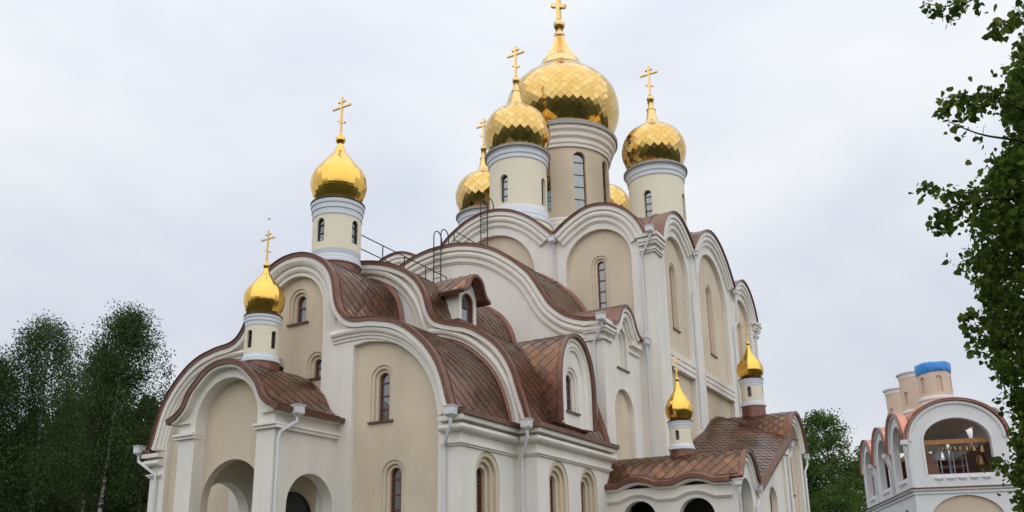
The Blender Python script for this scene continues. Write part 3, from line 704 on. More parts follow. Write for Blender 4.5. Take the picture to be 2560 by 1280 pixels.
def cupola(cx, cy, zb, zring0, zr, rd, rdome, rc, ztop, zwide, zneck, ball, cz, win, hwin, crosst, copper_z):
    """small smooth onion cupola: copper base, banded drum, cornice, onion, cross"""
    dn = node('cupola', CH)
    b = MB(); b.lathe([(rc * 0.97, copper_z), (rc * 0.95, zb)], 40, cx, cy); b.build('copper_base', 'copper_red', dn, smooth=30)
    k = rd / 1.0
    b = MB(); b.lathe([(rc * 0.96, zb - 0.02), (rc * 1.04, zb), (rc * 1.04, zb + 0.1 * k), (rc * 0.99, zb + 0.14 * k), (rc * 0.99, zb + 0.26 * k), (rc * 0.94, zb + 0.32 * k), (rd * 1.01, zring0)], 40, cx, cy); b.build('base_band', 'bluewhite', dn, smooth=30)
    az = [pi / 2, pi, 3 * pi / 2]
    ct = zr - 0.7 * k
    drum_wall(cx, cy, rd, zring0 - 0.02, ct + 0.02, az, hwin, win[0], win[1], 'cream', dn, 0.15)
    for a in az: drum_window(cx, cy, rd + 0.06, a, hwin, win[0], win[1], dn, 2)
    h = zr - ct
    b = MB(); b.lathe([(rd * 0.99, ct), (rd * 1.03, ct + 0.01), (rd * 1.03, ct + h * 0.35), (rd * 1.07, ct + h * 0.4), (rd * 1.07, ct + h * 0.66), (rd * 1.11, ct + h * 0.72), (rd * 1.12, ct + h * 0.9), (rd * 1.06, zr - 0.01)], 40, cx, cy); b.build('drum_cornice', 'bluewhite', dn, smooth=30)
    b = MB(); b.lathe([(rd * 1.05, zr - 0.03), (rd * 1.14, zr - 0.02), (rd * 1.14, zr + 0.02), (rd * 0.9, zr + 0.04)], 40, cx, cy); b.build('rim', 'frame_dark', dn, smooth=30)
    H = zneck - zr
    prof = spline([(rd * 0.78, zr + 0.02), (rdome * 0.86, zr + (zwide - zr) * 0.35), (rdome * 0.965, zr + (zwide - zr) * 0.7), (rdome, zwide), (rdome * 0.97, zwide + H * 0.10), (rdome * 0.86, zwide + H * 0.2), (rdome * 0.62, zwide + H * 0.33), (rdome * 0.36, zwide + H * 0.46), (rdome * 0.2, zwide + (zneck - zwide) * 0.82), (rdome * 0.09, zneck)], 3)
    b = MB(); b.lathe(prof, 26, cx, cy, 0.1); o = b.build('onion', 'gold', dn)
    b = MB(); b.lathe([(ball * sin(pi * i / 10) + 0.001, zneck + ball * 0.9 - ball * cos(pi * i / 10)) for i in range(11)], 20, cx, cy); b.lathe([(ball * 0.42, zneck - 0.04), (ball * 0.5, zneck + 0.02), (ball * 0.4, zneck + ball * 2), (ball * 0.3, zneck + ball * 2.3)], 12, cx, cy)
    b.build('orb', 'gold', dn, smooth=40)
    cross(cx, cy, zneck + ball * 1.8, ztop, crosst, dn)
cupola(-22.75, 0, 14.55, 15.12, 17.38, 1.03, 1.22, 1.06, 22.75, 18.4, 20.42, 0.22, 0, (15.45, 16.5), 0.2, 0.085, 13.8)
cupola(-26.65, 0, 9.55, 9.85, 11.36, 0.63, 0.77, 0.70, 14.9, 12.05, 13.34, 0.125, 0, (10.05, 10.74), 0.125, 0.06, 9.0)
cupola(-13.6, -11.6, 6.86, 7.1, 8.08, 0.48, 0.60, 0.55, 11.03, 8.58, 9.86, 0.1, 0, (7.25, 7.66), 0.085, 0.05, 6.3)
cupola(0, -11.4, 10.95, 11.22, 12.54, 0.62, 0.76, 0.69, 16.1, 13.1, 14.6, 0.125, 0, (11.45, 12.05), 0.11, 0.06, 10.2)

# ---------- low side porch
LX = -13.6
lp = full([(0, 6.65), (-.3, 6.62), (-.6, 6.48), (-.9, 6.22), (-1.12, 5.9), (-1.3, 5.62), (-1.46, 5.46)], 3, LX)
ff = FS(-14.2)
q = inset(lp, 0.1)
b = MB(); b.slab([(LX + 1.35, 0), (LX + 1.35, 5.3)] + [p for p in q if abs(p[0] - LX) < 1.33] + [(LX - 1.35, 5.3), (LX - 1.35, 0)], [arch(LX, 0.85, 0.3, 5.5, 16)], ff, -0.4, 0); b.build('side_porch_gable', 'white', CH)
b = MB(); b.sweep(lp, [(0.1, 0), (0.1, 0.16), (0.26, 0.16), (0.28, 0.06), (0.36, 0.12), (0.46, 0.12), (0.52, 0.05), (0.6, 0.0)], ff, 1); b.build('archivolt', 'white', CH)
lr = roof_shell('side_porch_roof', lp, ff, 0.28, -5.65, 0.12)
tile_extruded(lr, lp, ff, 0.2, -5.6, d=0.225)
b = MB(); b.sweep(lp, [(-0.02, 0.3), (-0.02, 0.1), (0, 0.1), (0, 0.3)], ff, 1); b.build('roof_edge_flashing', 'copper_red', CH)
fw_ = FW(LX - 1.35)
b = MB(); b.slab([(-8.61, 0), (-8.61, 5.22), (-13.797, 5.22), (-13.797, 0)], [arch(-10.05, 0.74, 0.3, 4.72, 16), arch(-12.5, 0.74, 0.3, 4.72, 16)], fw_, -0.4, 0); b.build('side_porch_wall', 'white', CH)
b = MB(); b.box((LX - 0.93, -13.8, 5.22), (LX + 0.93, -8.7, 5.3)); b.build('porch_ceiling', 'white', CH)
b = MB(); b.box((LX + 0.95, -13.8, 0), (LX + 1.34, -8.7, 5.2)); b.build('side_porch_wall', 'white', CH)
b = MB(); b.box((LX + 0.88, -13.6, 0.1), (LX + 0.93, -8.8, 5.0)); b.build('door_or_shade_sheet', 'dark', CH)  # dark sheet over the whole inner wall, painting in the porch's shade
b = MB(); b.box((LX - 0.9, -8.72, 0.1), (LX + 0.86, -8.68, 5.0)); b.build('door_or_shade_sheet', 'dark', CH)  # same dark sheet on the end wall, shade put in as colour
def wave(z, a, ctrs=(-10.05, -12.5), hw=0.85):
    out = []; n = 110
    for i in range(n + 1):
        y = -8.62 - (13.9 - 8.62 + 0.1) * i / n; zz = z
        for c in ctrs:
            d = abs(y - c)
            if d < hw: zz = z + a * sqrt(max(0, 1 - (d / hw) ** 2)) if False else z + a * cos(d / hw * pi / 2)
        out.append((y, zz))
    return out
b = MB(); b.sweep(wave(4.78, 0.24), [(0, 0), (0, 0.16), (0.05, 0.16), (0.07, 0.1), (0.12, 0.08), (0.13, 0)], fw_, 1); b.build('hood_mould', 'white', CH)
b = MB(); b.sweep(wave(5.24, 0.24), [(0, -0.1), (0, 0.22), (0.06, 0.2), (0.1, 0.12), (0.11, -0.1)], fw_, 1); b.build('eaves_cornice', 'white', CH)
b = MB(); b.sweep(wave(5.42, 0.24), [(-0.24, -0.35), (-0.05, 0.28), (0, 0.34), (0.16, 0.34), (0.17, -0.35)], fw_, 1); b.build('gutter', 'copper_red', CH)

# ---------- taller side porch
ff = FS(-13.4)
tp = full([(0, 10.42), (-.5, 10.36), (-.95, 10.16), (-1.35, 9.84), (-1.7, 9.4), (-1.95, 8.9), (-2.12, 8.5)], 3, 0)
b = MB(); b.slab([(1.9, 0), (1.9, 8.5)] + [p for p in inset(tp, 0.1) if abs(p[0]) < 1.88] + [(-2.3, 8.45), (-9.0, 5.4), (-9.0, 0)], [arch(0, 1.3, 3.0, 9.75, 18), arch(-5.8, 0.8, 1.0, 5.85, 16)], ff, -0.3, 0); b.build('side_porch_gable', 'white', CH)
b = MB(); b.slab(arch(0, 1.5, 0, 9.95, 16), [arch(-0.05, 0.44, 5.9, 8.2, 14)], ff, -0.6, -0.303); b.build('front_panel', 'beige', CH)
window(ff, -0.05, 0.24, 5.9, 8.2, 0.303, steps=2, step=0.1, bars=3)
niche(ff, -5.8, 0.8, 1.0, 5.85, 0, 0.35, 'beige')
b = MB(); b.sweep(tp, [(0.12, 0), (0.12, 0.22), (0.32, 0.22), (0.34, 0.1), (0.44, 0.18), (0.54, 0.18), (0.62, 0.08), (0.72, 0.08), (0.74, 0)], ff, 1); b.build('archivolt', 'white', CH)
tr_ = roof_shell('side_porch_roof', tp, ff, 0.35, -3.85, 0.14)
tile_extruded(tr_, tp, ff, 0.25, -3.8, d=0.25)
b = MB(); b.sweep(tp, [(-0.02, 0.37), (-0.02, 0.15), (0, 0.15), (0, 0.37)], ff, 1); b.build('roof_edge_flashing', 'copper_red', CH)
cA = [(0, 10.5), (-1, 10.46), (-2, 10.18), (-2.9, 9.78), (-3.84, 9.25), (-4.76, 8.88), (-6.0, 8.35), (-7.6, 7.5), (-9.2, 6.55)]
cB = [(0, 8.9), (-1.2, 8.8), (-2.4, 8.52), (-9.2, 5.45)]
cA = spline(cA, 4); cB = spline(cB, 4); LA, LB = path_len(cA), path_len(cB)
def loft(s, t):
    a = path_at(cA, LA, s / 11.2 * LA[-1]); c = path_at(cB, LB, s / 11.2 * LB[-1]); k = t / 4.1
    return (a[0] + (c[0] - a[0]) * k, -9.6 - 4.1 * k, a[1] + (c[1] - a[1]) * k)
b = MB(); nA, nB = 40, 6
for i in range(nA + 1):
    for j in range(nB + 1): b.v.append(loft(11.2 * i / nA, 4.1 * j / nB))
for i in range(nA):
    for j in range(nB): a = i * (nB + 1) + j; b.f.append((a, a + 1, a + nB + 2, a + nB + 1))
lo = b.build('side_porch_slope', 'copper_sheet', CH, smooth='all')
md = lo.modifiers.new('thick', 'SOLIDIFY'); md.thickness = 0.12; md.offset = -1
tile_surface(lo, loft, 11.2, 4.1, 0.26, keep=lambda s, t: True)
b = MB(); b.sweep([(-2.2, 8.72), (-9.3, 5.5)], [(0, -0.1), (0, 0.4), (0.2, 0.4), (0.2, -0.1)], ff, 1); b.build('rake_flashing', 'copper_sheet', CH)
b = MB(); b.sweep([(-2.25, 8.5), (-9.1, 5.38)], [(0, 0), (0, 0.16), (0.3, 0.16), (0.3, 0)], ff, 1); b.build('rake_band', 'white', CH)
b = MB(); b.box((-9.0, -13.1, 0), (-8.7, -9.6, 6.2)); b.build('side_porch_wall', 'white', CH)
b = MB(); b.box((1.6, -13.1, 0), (1.9, -9.6, 8.5)); b.build('side_porch_wall', 'white', CH)
b = MB(); b.box((-3.3, 3, -0.05), (-2.5, 8.1, 0.12), ff); b.box((-3.4, 7.7, -0.05), (-2.4, 7.95, 0.24), ff); b.build('pilaster', 'white', CH)

# ---------- downpipes
hopper_pipe([(X1 - 0.5, -7.72, 7.0), (X1 - 0.48, -7.7, 6.62), (X1 - 0.12, -7.2, 6.05), (X1 - 0.1, -7.2, 5.8), (X1 - 0.1, -7.2, 0.2)])
hopper_pipe([(X1 - 0.3, 8.25, 7.1), (X1 - 0.3, 8.25, 6.75), (X1 - 0.12, 7.35, 6.15), (X1 - 0.1, 7.3, 5.9), (X1 - 0.1, 7.3, 0.2)])
hopper_pipe([(X2 - 0.6, -8.6, 7.0), (X2 - 0.55, -8.6, 6.6), (X2 - 0.12, -8.12, 6.0), (X2 - 0.1, -8.1, 5.7), (X2 - 0.1, -8.1, 0.2)])
hopper_pipe([(-27.5, -2.8, 7.25), (-27.5, -2.78, 6.98), (-27.95, -2.48, 6.6), (-27.98, -2.45, 6.4), (-27.98, -2.45, 0.2)])
hopper_pipe([(X3 - 0.5, -8.75, 12.8), (X3 - 0.45, -8.75, 12.55), (X3 - 0.12, -8.2, 11.95), (X3 - 0.1, -8.15, 11.7), (X3 - 0.1, -8.15, 7.8)])
hopper_pipe([(X4 - 0.45, -9.6, 18.5), (X4 - 0.42, -9.6, 18.25), (X4 - 0.12, -9.0, 17.45), (X4 - 0.1, -8.95, 17.2), (X4 - 0.1, -8.95, 13.1)])
hopper_pipe([(X4 - 0.22, -8.95, 12.75), (X4 - 0.12, -8.97, 12.4), (X4 - 0.1, -8.97, 0.2)])
hopper_pipe([(X4 - 0.3, -4.02, 19.2), (X4 - 0.12, -4.02, 18.95), (X4 - 0.1, -4.02, 17.0)])
for x in (-4.02, 4.02):
    hopper_pipe([(x, Y4 - 0.35, 19.2), (x, Y4 - 0.32, 18.9), (x + 0.1, Y4 - 0.3, 17.3), (x - 0.3, Y4 - 0.14, 16.9), (x - 0.3, Y4 - 0.1, 16.6), (x - 0.3, Y4 - 0.1, 9.3)], hs=0.26)
hopper_pipe([(9.55, Y4 - 0.3, 18.3), (9.55, Y4 - 0.3, 18.1), (9.2, Y4 - 0.12, 17.5), (9.2, Y4 - 0.1, 9)], hs=0.26)
hopper_pipe([(LX - 1.5, -14.3, 5.1), (LX - 1.5, -14.3, 4.9), (LX - 1.25, -14.28, 4.5), (LX - 1.25, -14.28, 0.2)], hs=0.24, r=0.05)
hopper_pipe([(LX + 1.65, -14.3, 5.1), (LX + 1.65, -14.3, 4.75), (LX + 1.1, -14.28, 4.4), (LX + 1.1, -14.28, 0.2)], hs=0.24, r=0.05)
hopper_pipe([(-2.25, -13.72, 8.2), (-2.25, -13.72, 7.9), (-2.6, -13.6, 7.5), (-2.6, -13.56, 0.2)], hs=0.26)
hopper_pipe([(2.2, -13.6, 8.1), (2.2, -13.6, 7.7), (1.8, -13.5, 7.3), (1.8, -13.5, 0.2)], hs=0.26)

# ---------- ladders and roof railing
def ladder(x, z0, z1, y0=-0.02, y1=0.42):
    n = node('ladder', CH)
    for y in (y0, y1):
        b = MB(); b.tube([(x, y, z0), (x, y, z1 - 0.3)] + [(x + 0.35 - 0.35 * cos(a), y, z1 - 0.3 + 0.38 * sin(a)) for a in [pi * k / 8 for k in range(1, 9)]] + [(x + 0.7, y, z1 - 0.9)], 0.03, 6); b.build('stringer', 'iron', n)
    z = z0 + 0.15
    while z < z1 - 0.8:
        b = MB(); b.tube([(x, y0, z), (x, y1, z)], 0.018, 6); b.build('rung', 'iron', n); z += 0.34
    b = MB()
    for y in (y0, y1): b.bar((x, y, z0 + 0.95), (x + 0.42, y - 0.02, z0 + 0.95), 0.03)
    b.build('bracket', 'iron', n)
ladder(X3 - 0.42, 15.0, 19.15); ladder(X4 - 0.42, 18.1, 22.7)
rn = node('roof_railing', CH)
def rail_run(pts, h):
    for p in pts:
        b = MB(); b.tube([p, (p[0], p[1], p[2] + h)], 0.028, 6); b.build('post', 'iron', rn)
    for k in (0.5, 1.0):
        b = MB(); b.tube([(p[0], p[1], p[2] + h * k) for p in pts], 0.025, 6); b.build('rail', 'iron', rn)
rail_run([(-21.55, -0.3, 15.15), (-20.0, -0.32, 15.15), (-18.4, -0.34, 15.15), (-16.7, -0.35, 15.15), (-14.9, -0.35, 15.15)], 1.3)
rail_run([(-14.2, -0.35, 18.25), (-12.2, -0.35, 18.25), (-10.3, -0.35, 18.25)], 1.0)

# ------------------------------------------------------------------ choose which plates and tiles are objects of their own
bpy.context.view_layer.update()
dg = bpy.context.evaluated_depsgraph_get()
score = []
for i, c in enumerate(CAND):
    kind, par, vs, fs, ctr, nn = c
    d = (ctr - CAMP); L = d.length
    if nn.dot(d) > -0.02 * L: continue
    x, y, z = proj(ctr)
    if not (-10 < x < 2570 and -10 < y < 1290): continue
    hit, loc, _, _, ob, _ = SC.ray_cast(dg, CAMP, d / L, distance=L - 0.12)
    if hit: continue
    p4 = [proj(v)[:2] for v in vs[:4]]
    area = abs(sum(p4[k][0] * p4[(k + 1) % 4][1] - p4[(k + 1) % 4][0] * p4[k][1] for k in range(4))) / 2
    score.append((kind, area, i))
single = set()
for kind in ('gold_plate', 'copper_tile'):
    s = sorted([t for t in score if t[0] == kind], key=lambda t: -t[1])[:300]
    single |= {t[2] for t in s}
rest = {}
for i, (kind, par, vs, fs, ctr, nn) in enumerate(CAND):
    if i in single:
        b = MB(); b.add(vs, fs); b.build(kind, kind, par, fix=False)
    else:
        rest.setdefault((kind, par.name), (par, MB()))[1].add(vs, fs)
for (kind, pn), (par, b) in rest.items():
    o = b.build(kind + 's', kind, par, fix=False); o['kind'] = 'stuff'
print('candidates', len(CAND), 'visible', len(score))
# ------------------------------------------------------------------ bell tower under construction
import numpy as np
M['tower_white'] = mat('fresh_white_plaster', (0.74, 0.74, 0.76), 0.8, var=0.04, vscale=0.6, streak=0.05)
M['pink'] = mat('pink_beige_plaster', (0.66, 0.53, 0.42), 0.85, var=0.07, vscale=0.8, streak=0.06)
M['tarp'] = mat('blue_tarpaulin', (0.03, 0.25, 0.68), 0.35, var=0.12, vscale=3)
M['beam'] = mat('new_timber', (0.42, 0.20, 0.07), 0.7, var=0.2, vscale=4)
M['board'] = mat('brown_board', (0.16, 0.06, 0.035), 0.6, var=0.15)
M['bronze'] = mat('bell_bronze', (0.30, 0.19, 0.09), 0.4, 1.0, var=0.2, vscale=6)
M['steel'] = mat('galvanised_steel', (0.45, 0.47, 0.5), 0.4, 0.7)
TA = radians(16.7); TE2 = Vector((cos(TA), sin(TA), 0)); TE1 = Vector((sin(TA), -cos(TA), 0)); TO = Vector((21.62, -17.2, 0))
def T(a, b_, z): return tuple(TO + TE1 * a + TE2 * b_ + Vector((0, 0, z)))
BT = empty('bell_tower', 'unfinished white two-storey bell tower with pink copper vaults and open arches', 'bell tower', tuple(TO))
class BTP:  # children are given in world coordinates, the empty sits at the tower's corner
    pass
def tb(b, name, m, smooth=False, par=None):
    o = b.build(name, m, par or BT, smooth=smooth)
    if par is None: o.matrix_parent_inverse = Matrix.Translation(-TO)
    return o
TFF = lambda u, v, w: T(u, -w, v)                 # front
TFL = lambda u, v, w: T(-w, u, v)                 # long side facing the church
TFR = lambda u, v, w: T(6.8 + w, u, v)            # far long side
TFB = lambda u, v, w: T(u, 22 + w, v)
BAYS = (3.67, 11.0, 18.33)
# lower storey
b = MB(); b.slab([(6.8, 0), (6.8, 7.6), (0, 7.6), (0, 0)], [arch(3.4, 2.45, 1.0, 7.1, 18, 1.7)], TFF, -0.35, 0); tb(b, 'lower_wall', 'tower_white')
b = MB(); b.slab([(6.5, 0), (6.5, 7.5), (0.3, 7.5), (0.3, 0)], [], TFF, -0.6, -0.2); tb(b, 'lower_panel', 'pink')
b = MB(); b.slab([(22, 0), (22, 7.6), (0.353, 7.6), (0.353, 0)], [arch(c, 1.5, 1.0, 6.4, 14) for c in BAYS], TFL, -0.35, -0.003); tb(b, 'lower_wall', 'tower_white')
b = MB(); b.slab([(21.7, 0), (21.7, 7.4), (0.8, 7.4), (0.8, 0)], [], TFL, -0.6, -0.22); tb(b, 'lower_panel', 'pink')
b = MB(); b.box((6.45, 0.4, 0), (6.8, 22, 7.6), T); b.box((0.4, 21.6, 0), (6.4, 22, 7.6), T); tb(b, 'lower_wall', 'tower_white')
b = MB(); b.box((0.35, 0.35, 7.4), (6.45, 21.6, 7.62), T); tb(b, 'floor_slab', 'tower_white')
for z0, z1, o in ((7.25, 7.36, 0.1), (7.5, 7.62, 0.2)):
    b = MB(); b.box((-o, -o, z0), (6.8 + o, 0.1, z1), T); b.box((-o, 0.1, z0), (0.1, 22, z1), T); tb(b, 'storey_cornice', 'tower_white')
b = MB(); b.box((-0.28, -0.28, 7.63), (7.08, 0.1, 7.72), T); b.box((-0.28, 0.1, 7.63), (0.1, 22, 7.72), T); tb(b, 'cornice_flashing', 'copper_sheet')
# upper storey
def arch_top(c, hw, crown, rise, z0, n=20):
    return [(c + hw, z0)] + [(c + hw * cos(pi * i / n), crown - rise + rise * sin(pi * i / n)) for i in range(n + 1)] + [(c - hw, z0)]
def rib(fm, c, hw, crown, rise, z0, w0, w1, name, m, deep):
    p = arch_top(c, hw, crown, rise, z0, 22)
    b = MB(); b.sweep(p[1:-1], [(0, w0), (0, w1), (0.14, w1), (0.14, w0)], fm, 1); return tb(b, name, m, 30)
b = MB(); b.slab(arch_top(3.4, 3.398, 14.1, 2.9, 7.64), [arch(3.4, 2.3, 8.66, 12.78, 20, 1.7)], TFF, -0.5, 0); tb(b, 'upper_wall', 'tower_white')
b = MB(); b.sweep(arch(3.4, 2.3, 8.66, 12.78, 20, 1.7), [(0, -0.05), (0, 0.06), (-0.16, 0.06), (-0.16, -0.05)], TFF, 1); tb(b, 'arch_moulding', 'tower_white')
b = MB(); b.sweep(arch_top(3.4, 3.35, 14.05, 2.85, 8)[1:-1], [(0.02, 0), (0.02, 0.14), (0.2, 0.14), (0.24, 0)], TFF, 1); tb(b, 'arch_moulding', 'tower_white')
rib(TFF, 3.4, 3.6, 14.25, 3.0, 11, 0.3, -0.45, 'front_vault', 'copper_new', 0)
rib(TFF, 3.4, 2.9, 14.2, 1.1, 11, -0.6, -21.5, 'ridge_vault', 'copper_new', 0)
rib(TFF, 3.4, 3.63, 14.28, 3.0, 11, 0.32, 0.1, 'vault_edge', 'copper_sheet', 0)
for fm, nm in ((TFL, 0), (TFR, 1)):
    for i, c in enumerate(BAYS):
        top = 14.0
        b = MB(); b.slab(arch_top(c, 3.66 if i else 3.1, top - 0.15, 2.9, 7.64) if i else [(6.75, 7.64), (6.75, 11)] + arch_top(c + 0.25, 2.85, top - 0.15, 2.7, 7.64)[2:-2] + [(0.505, 11), (0.505, 7.64)], [arch(c + (0.2 if i == 0 else 0), 2.0, 8.66, 12.9, 18, 2.0)] if (nm == 0 or i == 2) else [], fm, -0.5, -0.004 if not i else -0.008 * i); tb(b, 'upper_wall', 'tower_white')  # most far-side bays left solid to keep light out of the belfry
        cc = c + (0.2 if i == 0 else 0)
        rib(fm, cc, 3.3, top, 2.9, 11, 0.3, -0.45, 'side_vault', 'copper_new', 0)
        rib(fm, cc, 3.33, top + 0.03, 2.9, 11, 0.32, 0.12, 'vault_edge', 'copper_sheet', 0)
        b = MB(); b.sweep(arch_top(cc, 3.15, top - 0.14, 2.75, 8)[1:-1], [(0.02, 0), (0.02, 0.14), (0.2, 0.14), (0.24, 0)], fm, 1); tb(b, 'arch_moulding', 'tower_white')
b = MB(); b.box((0.4, 21.5, 7.62), (6.4, 21.9, 12.5), T); tb(b, 'upper_wall', 'tower_white')
b = MB(); b.box((0.5, 0.5, 13.0), (6.3, 21.5, 13.1), T); tb(b, 'belfry_ceiling', 'pink')
b = MB(); b.box((6.2, 0.8, 7.7), (6.28, 14.0, 11.2), T); tb(b, 'shade_lining', 'board')  # thin dark slab added so the belfry interior looks shaded
b = MB(); b.box((0.6, 14.5, 7.7), (6.1, 14.6, 11.4), T); tb(b, 'shade_screen', 'board')  # dark cross panel added, standing in for shade deeper inside
for k in range(5):
    b = MB(); c = 1.8 + k * 0.8; b.box((c - 0.28, -0.16, 8.32), (c + 0.28, 0.05, 8.42), T); b.box((c - 0.18, -0.1, 8.24), (c + 0.18, 0.05, 8.32), T); tb(b, 'corbel', 'tower_white')
for c in BAYS:
    for k in range(5):
        b = MB(); d = c - 1.2 + k * 0.6; b.box((-0.14, d - 0.2, 8.3), (0.05, d + 0.2, 8.42), T); tb(b, 'corbel', 'tower_white')
for a, e in ((-0.3, -0.3), (-0.35, 7.35), (-0.35, 14.7)):
    n = node('downpipe', BT); n.matrix_parent_inverse = Matrix.Translation(-TO)
    b = MB(); b.tube([T(a, e, 10.9), T(a + 0.02, e, 10.5), T(a + 0.22, e + 0.1, 9.9), T(a + 0.22, e + 0.1, 7.9)], 0.08, 8); b.build('pipe', 'pipe', n)
    b = MB(); b.box((a - 0.25, e - 0.25, 10.9), (a + 0.25, e + 0.25, 11.25), T); b.build('hopper', 'pipe', n)
def tdrum(e2, z0, z1, r, rim):
    c = Vector(T(3.4, e2, 0)); n = node('drum', BT); n.matrix_parent_inverse = Matrix.Translation(-TO)
    drum_wall(c.x, c.y, r, z0, z1, [k * pi / 3 + 0.35 for k in range(6)], 0.22, z0 + 0.45, z0 + 1.75, 'pink', n, 0.12)
    b = MB(); b.lathe([(r - 0.15, z0), (r - 0.13, z1 - 0.1)], 32, c.x, c.y); b.build('drum_core', 'pink', n, 30)
    b = MB(); b.lathe([(r + 0.02, z0 - 0.9), (r + 0.05, z0 - 0.15), (r + 0.16, z0 - 0.1), (r + 0.16, z0 + 0.08), (r + 0.02, z0 + 0.16)], 36, c.x, c.y); b.build('drum_base', 'tower_white', n, 30)
    if rim:
        b = MB(); b.lathe([(r - 0.05, z1 - 0.5), (r + 0.04, z1 - 0.48), (r + 0.06, z1 - 0.2), (r + 0.2, z1 - 0.1), (r + 0.2, z1), (r - 0.1, z1 + 0.04)], 36, c.x, c.y); b.build('drum_rim', 'tower_white', n, 30)
    return c
c1 = tdrum(3.9, 14.9, 17.6, 1.22, False)
tdrum(9.6, 14.9, 18.3, 1.45, True); tdrum(17.3, 14.9, 18.5, 1.25, True)
b = MB(); n = 60; rows = [(1.26, 16.95), (1.3, 17.05), (1.31, 17.3), (1.31, 17.64), (1.26, 17.76), (0.8, 17.86), (0.02, 17.88)]
for i, (r, z) in enumerate(rows):
    for j in range(n):
        a = 2 * pi * j / n
        wr = 0.02 * sin(9 * a + i * 0.9) + 0.018 * sin(23 * a + 2 * i) + (0.016 * random.uniform(-1, 1))
        zz = z + (0.06 * sin(2 * a + 0.5) + 0.03 * sin(11 * a) if i == 0 else 0.02 * sin(5 * a))
        b.v.append((c1.x + (r + wr * (r > 0.5)) * cos(a), c1.y + (r + wr * (r > 0.5)) * sin(a), zz))
for i in range(len(rows) - 1):
    for j in range(n): a = i * n + j; c = i * n + (j + 1) % n; b.f.append((a, c, c + n, a + n))
tag(b.build('tarp', 'tarp', None, smooth='all'), 'bright blue tarpaulin wrapped over the top of an unfinished drum', 'tarpaulin')
# beams, bells, boards, scaffold
b = MB(); b.box((0.6, 0.75, 10.95), (6.2, 1.05, 11.3), T); tb(b, 'bell_beam', 'beam')
b = MB(); b.box((0.55, 0.9, 10.4), (0.85, 7.0, 10.7), T); tb(b, 'bell_beam', 'beam')
def bell(e1, e2, ztop, h, label, group=None):
    r = h * 0.52; c = Vector(T(e1, e2, 0)); z = ztop - h
    pr_ = spline([(r, z), (r * 0.93, z + h * 0.06), (r * 0.72, z + h * 0.3), (r * 0.58, z + h * 0.6), (r * 0.5, z + h * 0.82), (r * 0.2, z + h * 0.9)], 3)
    bn = empty('bell', label, 'bell', (c.x, c.y, z), group)
    b = MB(); b.lathe([(p[0], p[1]) for p in pr_], 20, c.x, c.y); o = b.build('bell_body', 'bronze', bn, 30); o.matrix_parent_inverse = Matrix.Translation(-Vector((c.x, c.y, z)))
    b = MB(); b.tube([(c.x, c.y, ztop - h * 0.12), (c.x, c.y, 11.0 if ztop > 10 else ztop + 1.5)], 0.03, 6); o = b.build('hanger', 'iron', bn); o.matrix_parent_inverse = Matrix.Translation(-Vector((c.x, c.y, z)))
SZ = ('smallest', 'second smallest', 'third smallest', 'middle-sized', 'third largest', 'second largest', 'largest')
for k, (e, h) in enumerate([(2.55, 0.26), (2.8, 0.29), (3.08, 0.31), (3.4, 0.34), (3.75, 0.37), (4.2, 0.42), (4.7, 0.47)]):
    bell(e, 0.9, 10.82, h, SZ[k] + ' of the seven small bronze bells under the timber beam', 'small bells under the beam')
bell(5.25, 0.9, 10.85, 0.62, 'medium bronze bell at the end of the small bell row')
bell(5.25, 1.6, 10.3, 0.95, 'large bronze bell hanging lowest in the open arch')
for pts, lab in (([(1.2, 0.9, 8.66), (2.2, 0.9, 8.66), (1.75, 0.9, 10.3), (1.2, 0.9, 10.6)], 'brown board leaning inside the wide belfry arch'), ([(0.35, 1.2, 8.7), (0.35, 3.6, 8.7), (0.35, 3.4, 10.4)], 'brown board propped in the narrow belfry side arch')):
    b = MB(); k = len(pts); v = [T(*p) for p in pts]; nn = Vector((TE2 if k == 4 else TE1)) * 0.04
    b.add(v + [tuple(Vector(p) + nn) for p in v], [tuple(range(k)), tuple(range(k, 2 * k))[::-1]] + [(i, (i + 1) % k, (i + 1) % k + k, i + k) for i in range(k)])
    tag(b.build('board', 'board'), lab, 'board')
sf = empty('scaffold', 'grey steel scaffold frame standing inside the belfry', 'scaffold', T(3.6, 3.0, 7.62))
def sc(b, name, m='steel'): o = b.build(name, m, sf); o.matrix_parent_inverse = Matrix.Translation(-Vector(T(3.6, 3.0, 7.62)))
for a in (2.7, 3.6, 4.5):
    for e in (2.6, 3.8): b = MB(); b.tube([T(a, e, 7.62), T(a, e, 10.6)], 0.035, 6); sc(b, 'upright')
for z in (8.9, 9.5, 10.1):
    for e in (2.6, 3.8): b = MB(); b.tube([T(2.6, e, z), T(4.6, e, z)], 0.03, 6); sc(b, 'ledger')
b = MB(); b.box((2.5, 2.5, 8.8), (4.7, 3.9, 8.86), T); sc(b, 'platform')

# ------------------------------------------------------------------ trees
rng = np.random.default_rng(11)
def leafmat(name, cols, trans=0.35):
    m = bpy.data.materials.new(name); m.use_nodes = True; t = m.node_tree; t.nodes.clear(); L = t.links.new
    g_ = nd('ShaderNodeNewGeometry', t); r = nd('ShaderNodeValToRGB', t)
    r.color_ramp.elements[0].color = (*cols[0], 1); r.color_ramp.elements[1].color = (*cols[-1], 1)
    for i, c in enumerate(cols[1:-1]): r.color_ramp.elements.new((i + 1) / (len(cols) - 1)).color = (*c, 1)
    L(g_.outputs['Random Per Island'], r.inputs[0])
    d = nd('ShaderNodeBsdfDiffuse', t); tr = nd('ShaderNodeBsdfTranslucent', t); x = nd('ShaderNodeMixShader', t, Fac=trans)
    L(r.outputs[0], d.inputs[0]); L(r.outputs[0], tr.inputs[0]); L(d.outputs[0], x.inputs[1]); L(tr.outputs[0], x.inputs[2])
    o = nd('ShaderNodeOutputMaterial', t); L(x.outputs[0], o.inputs[0]); return m
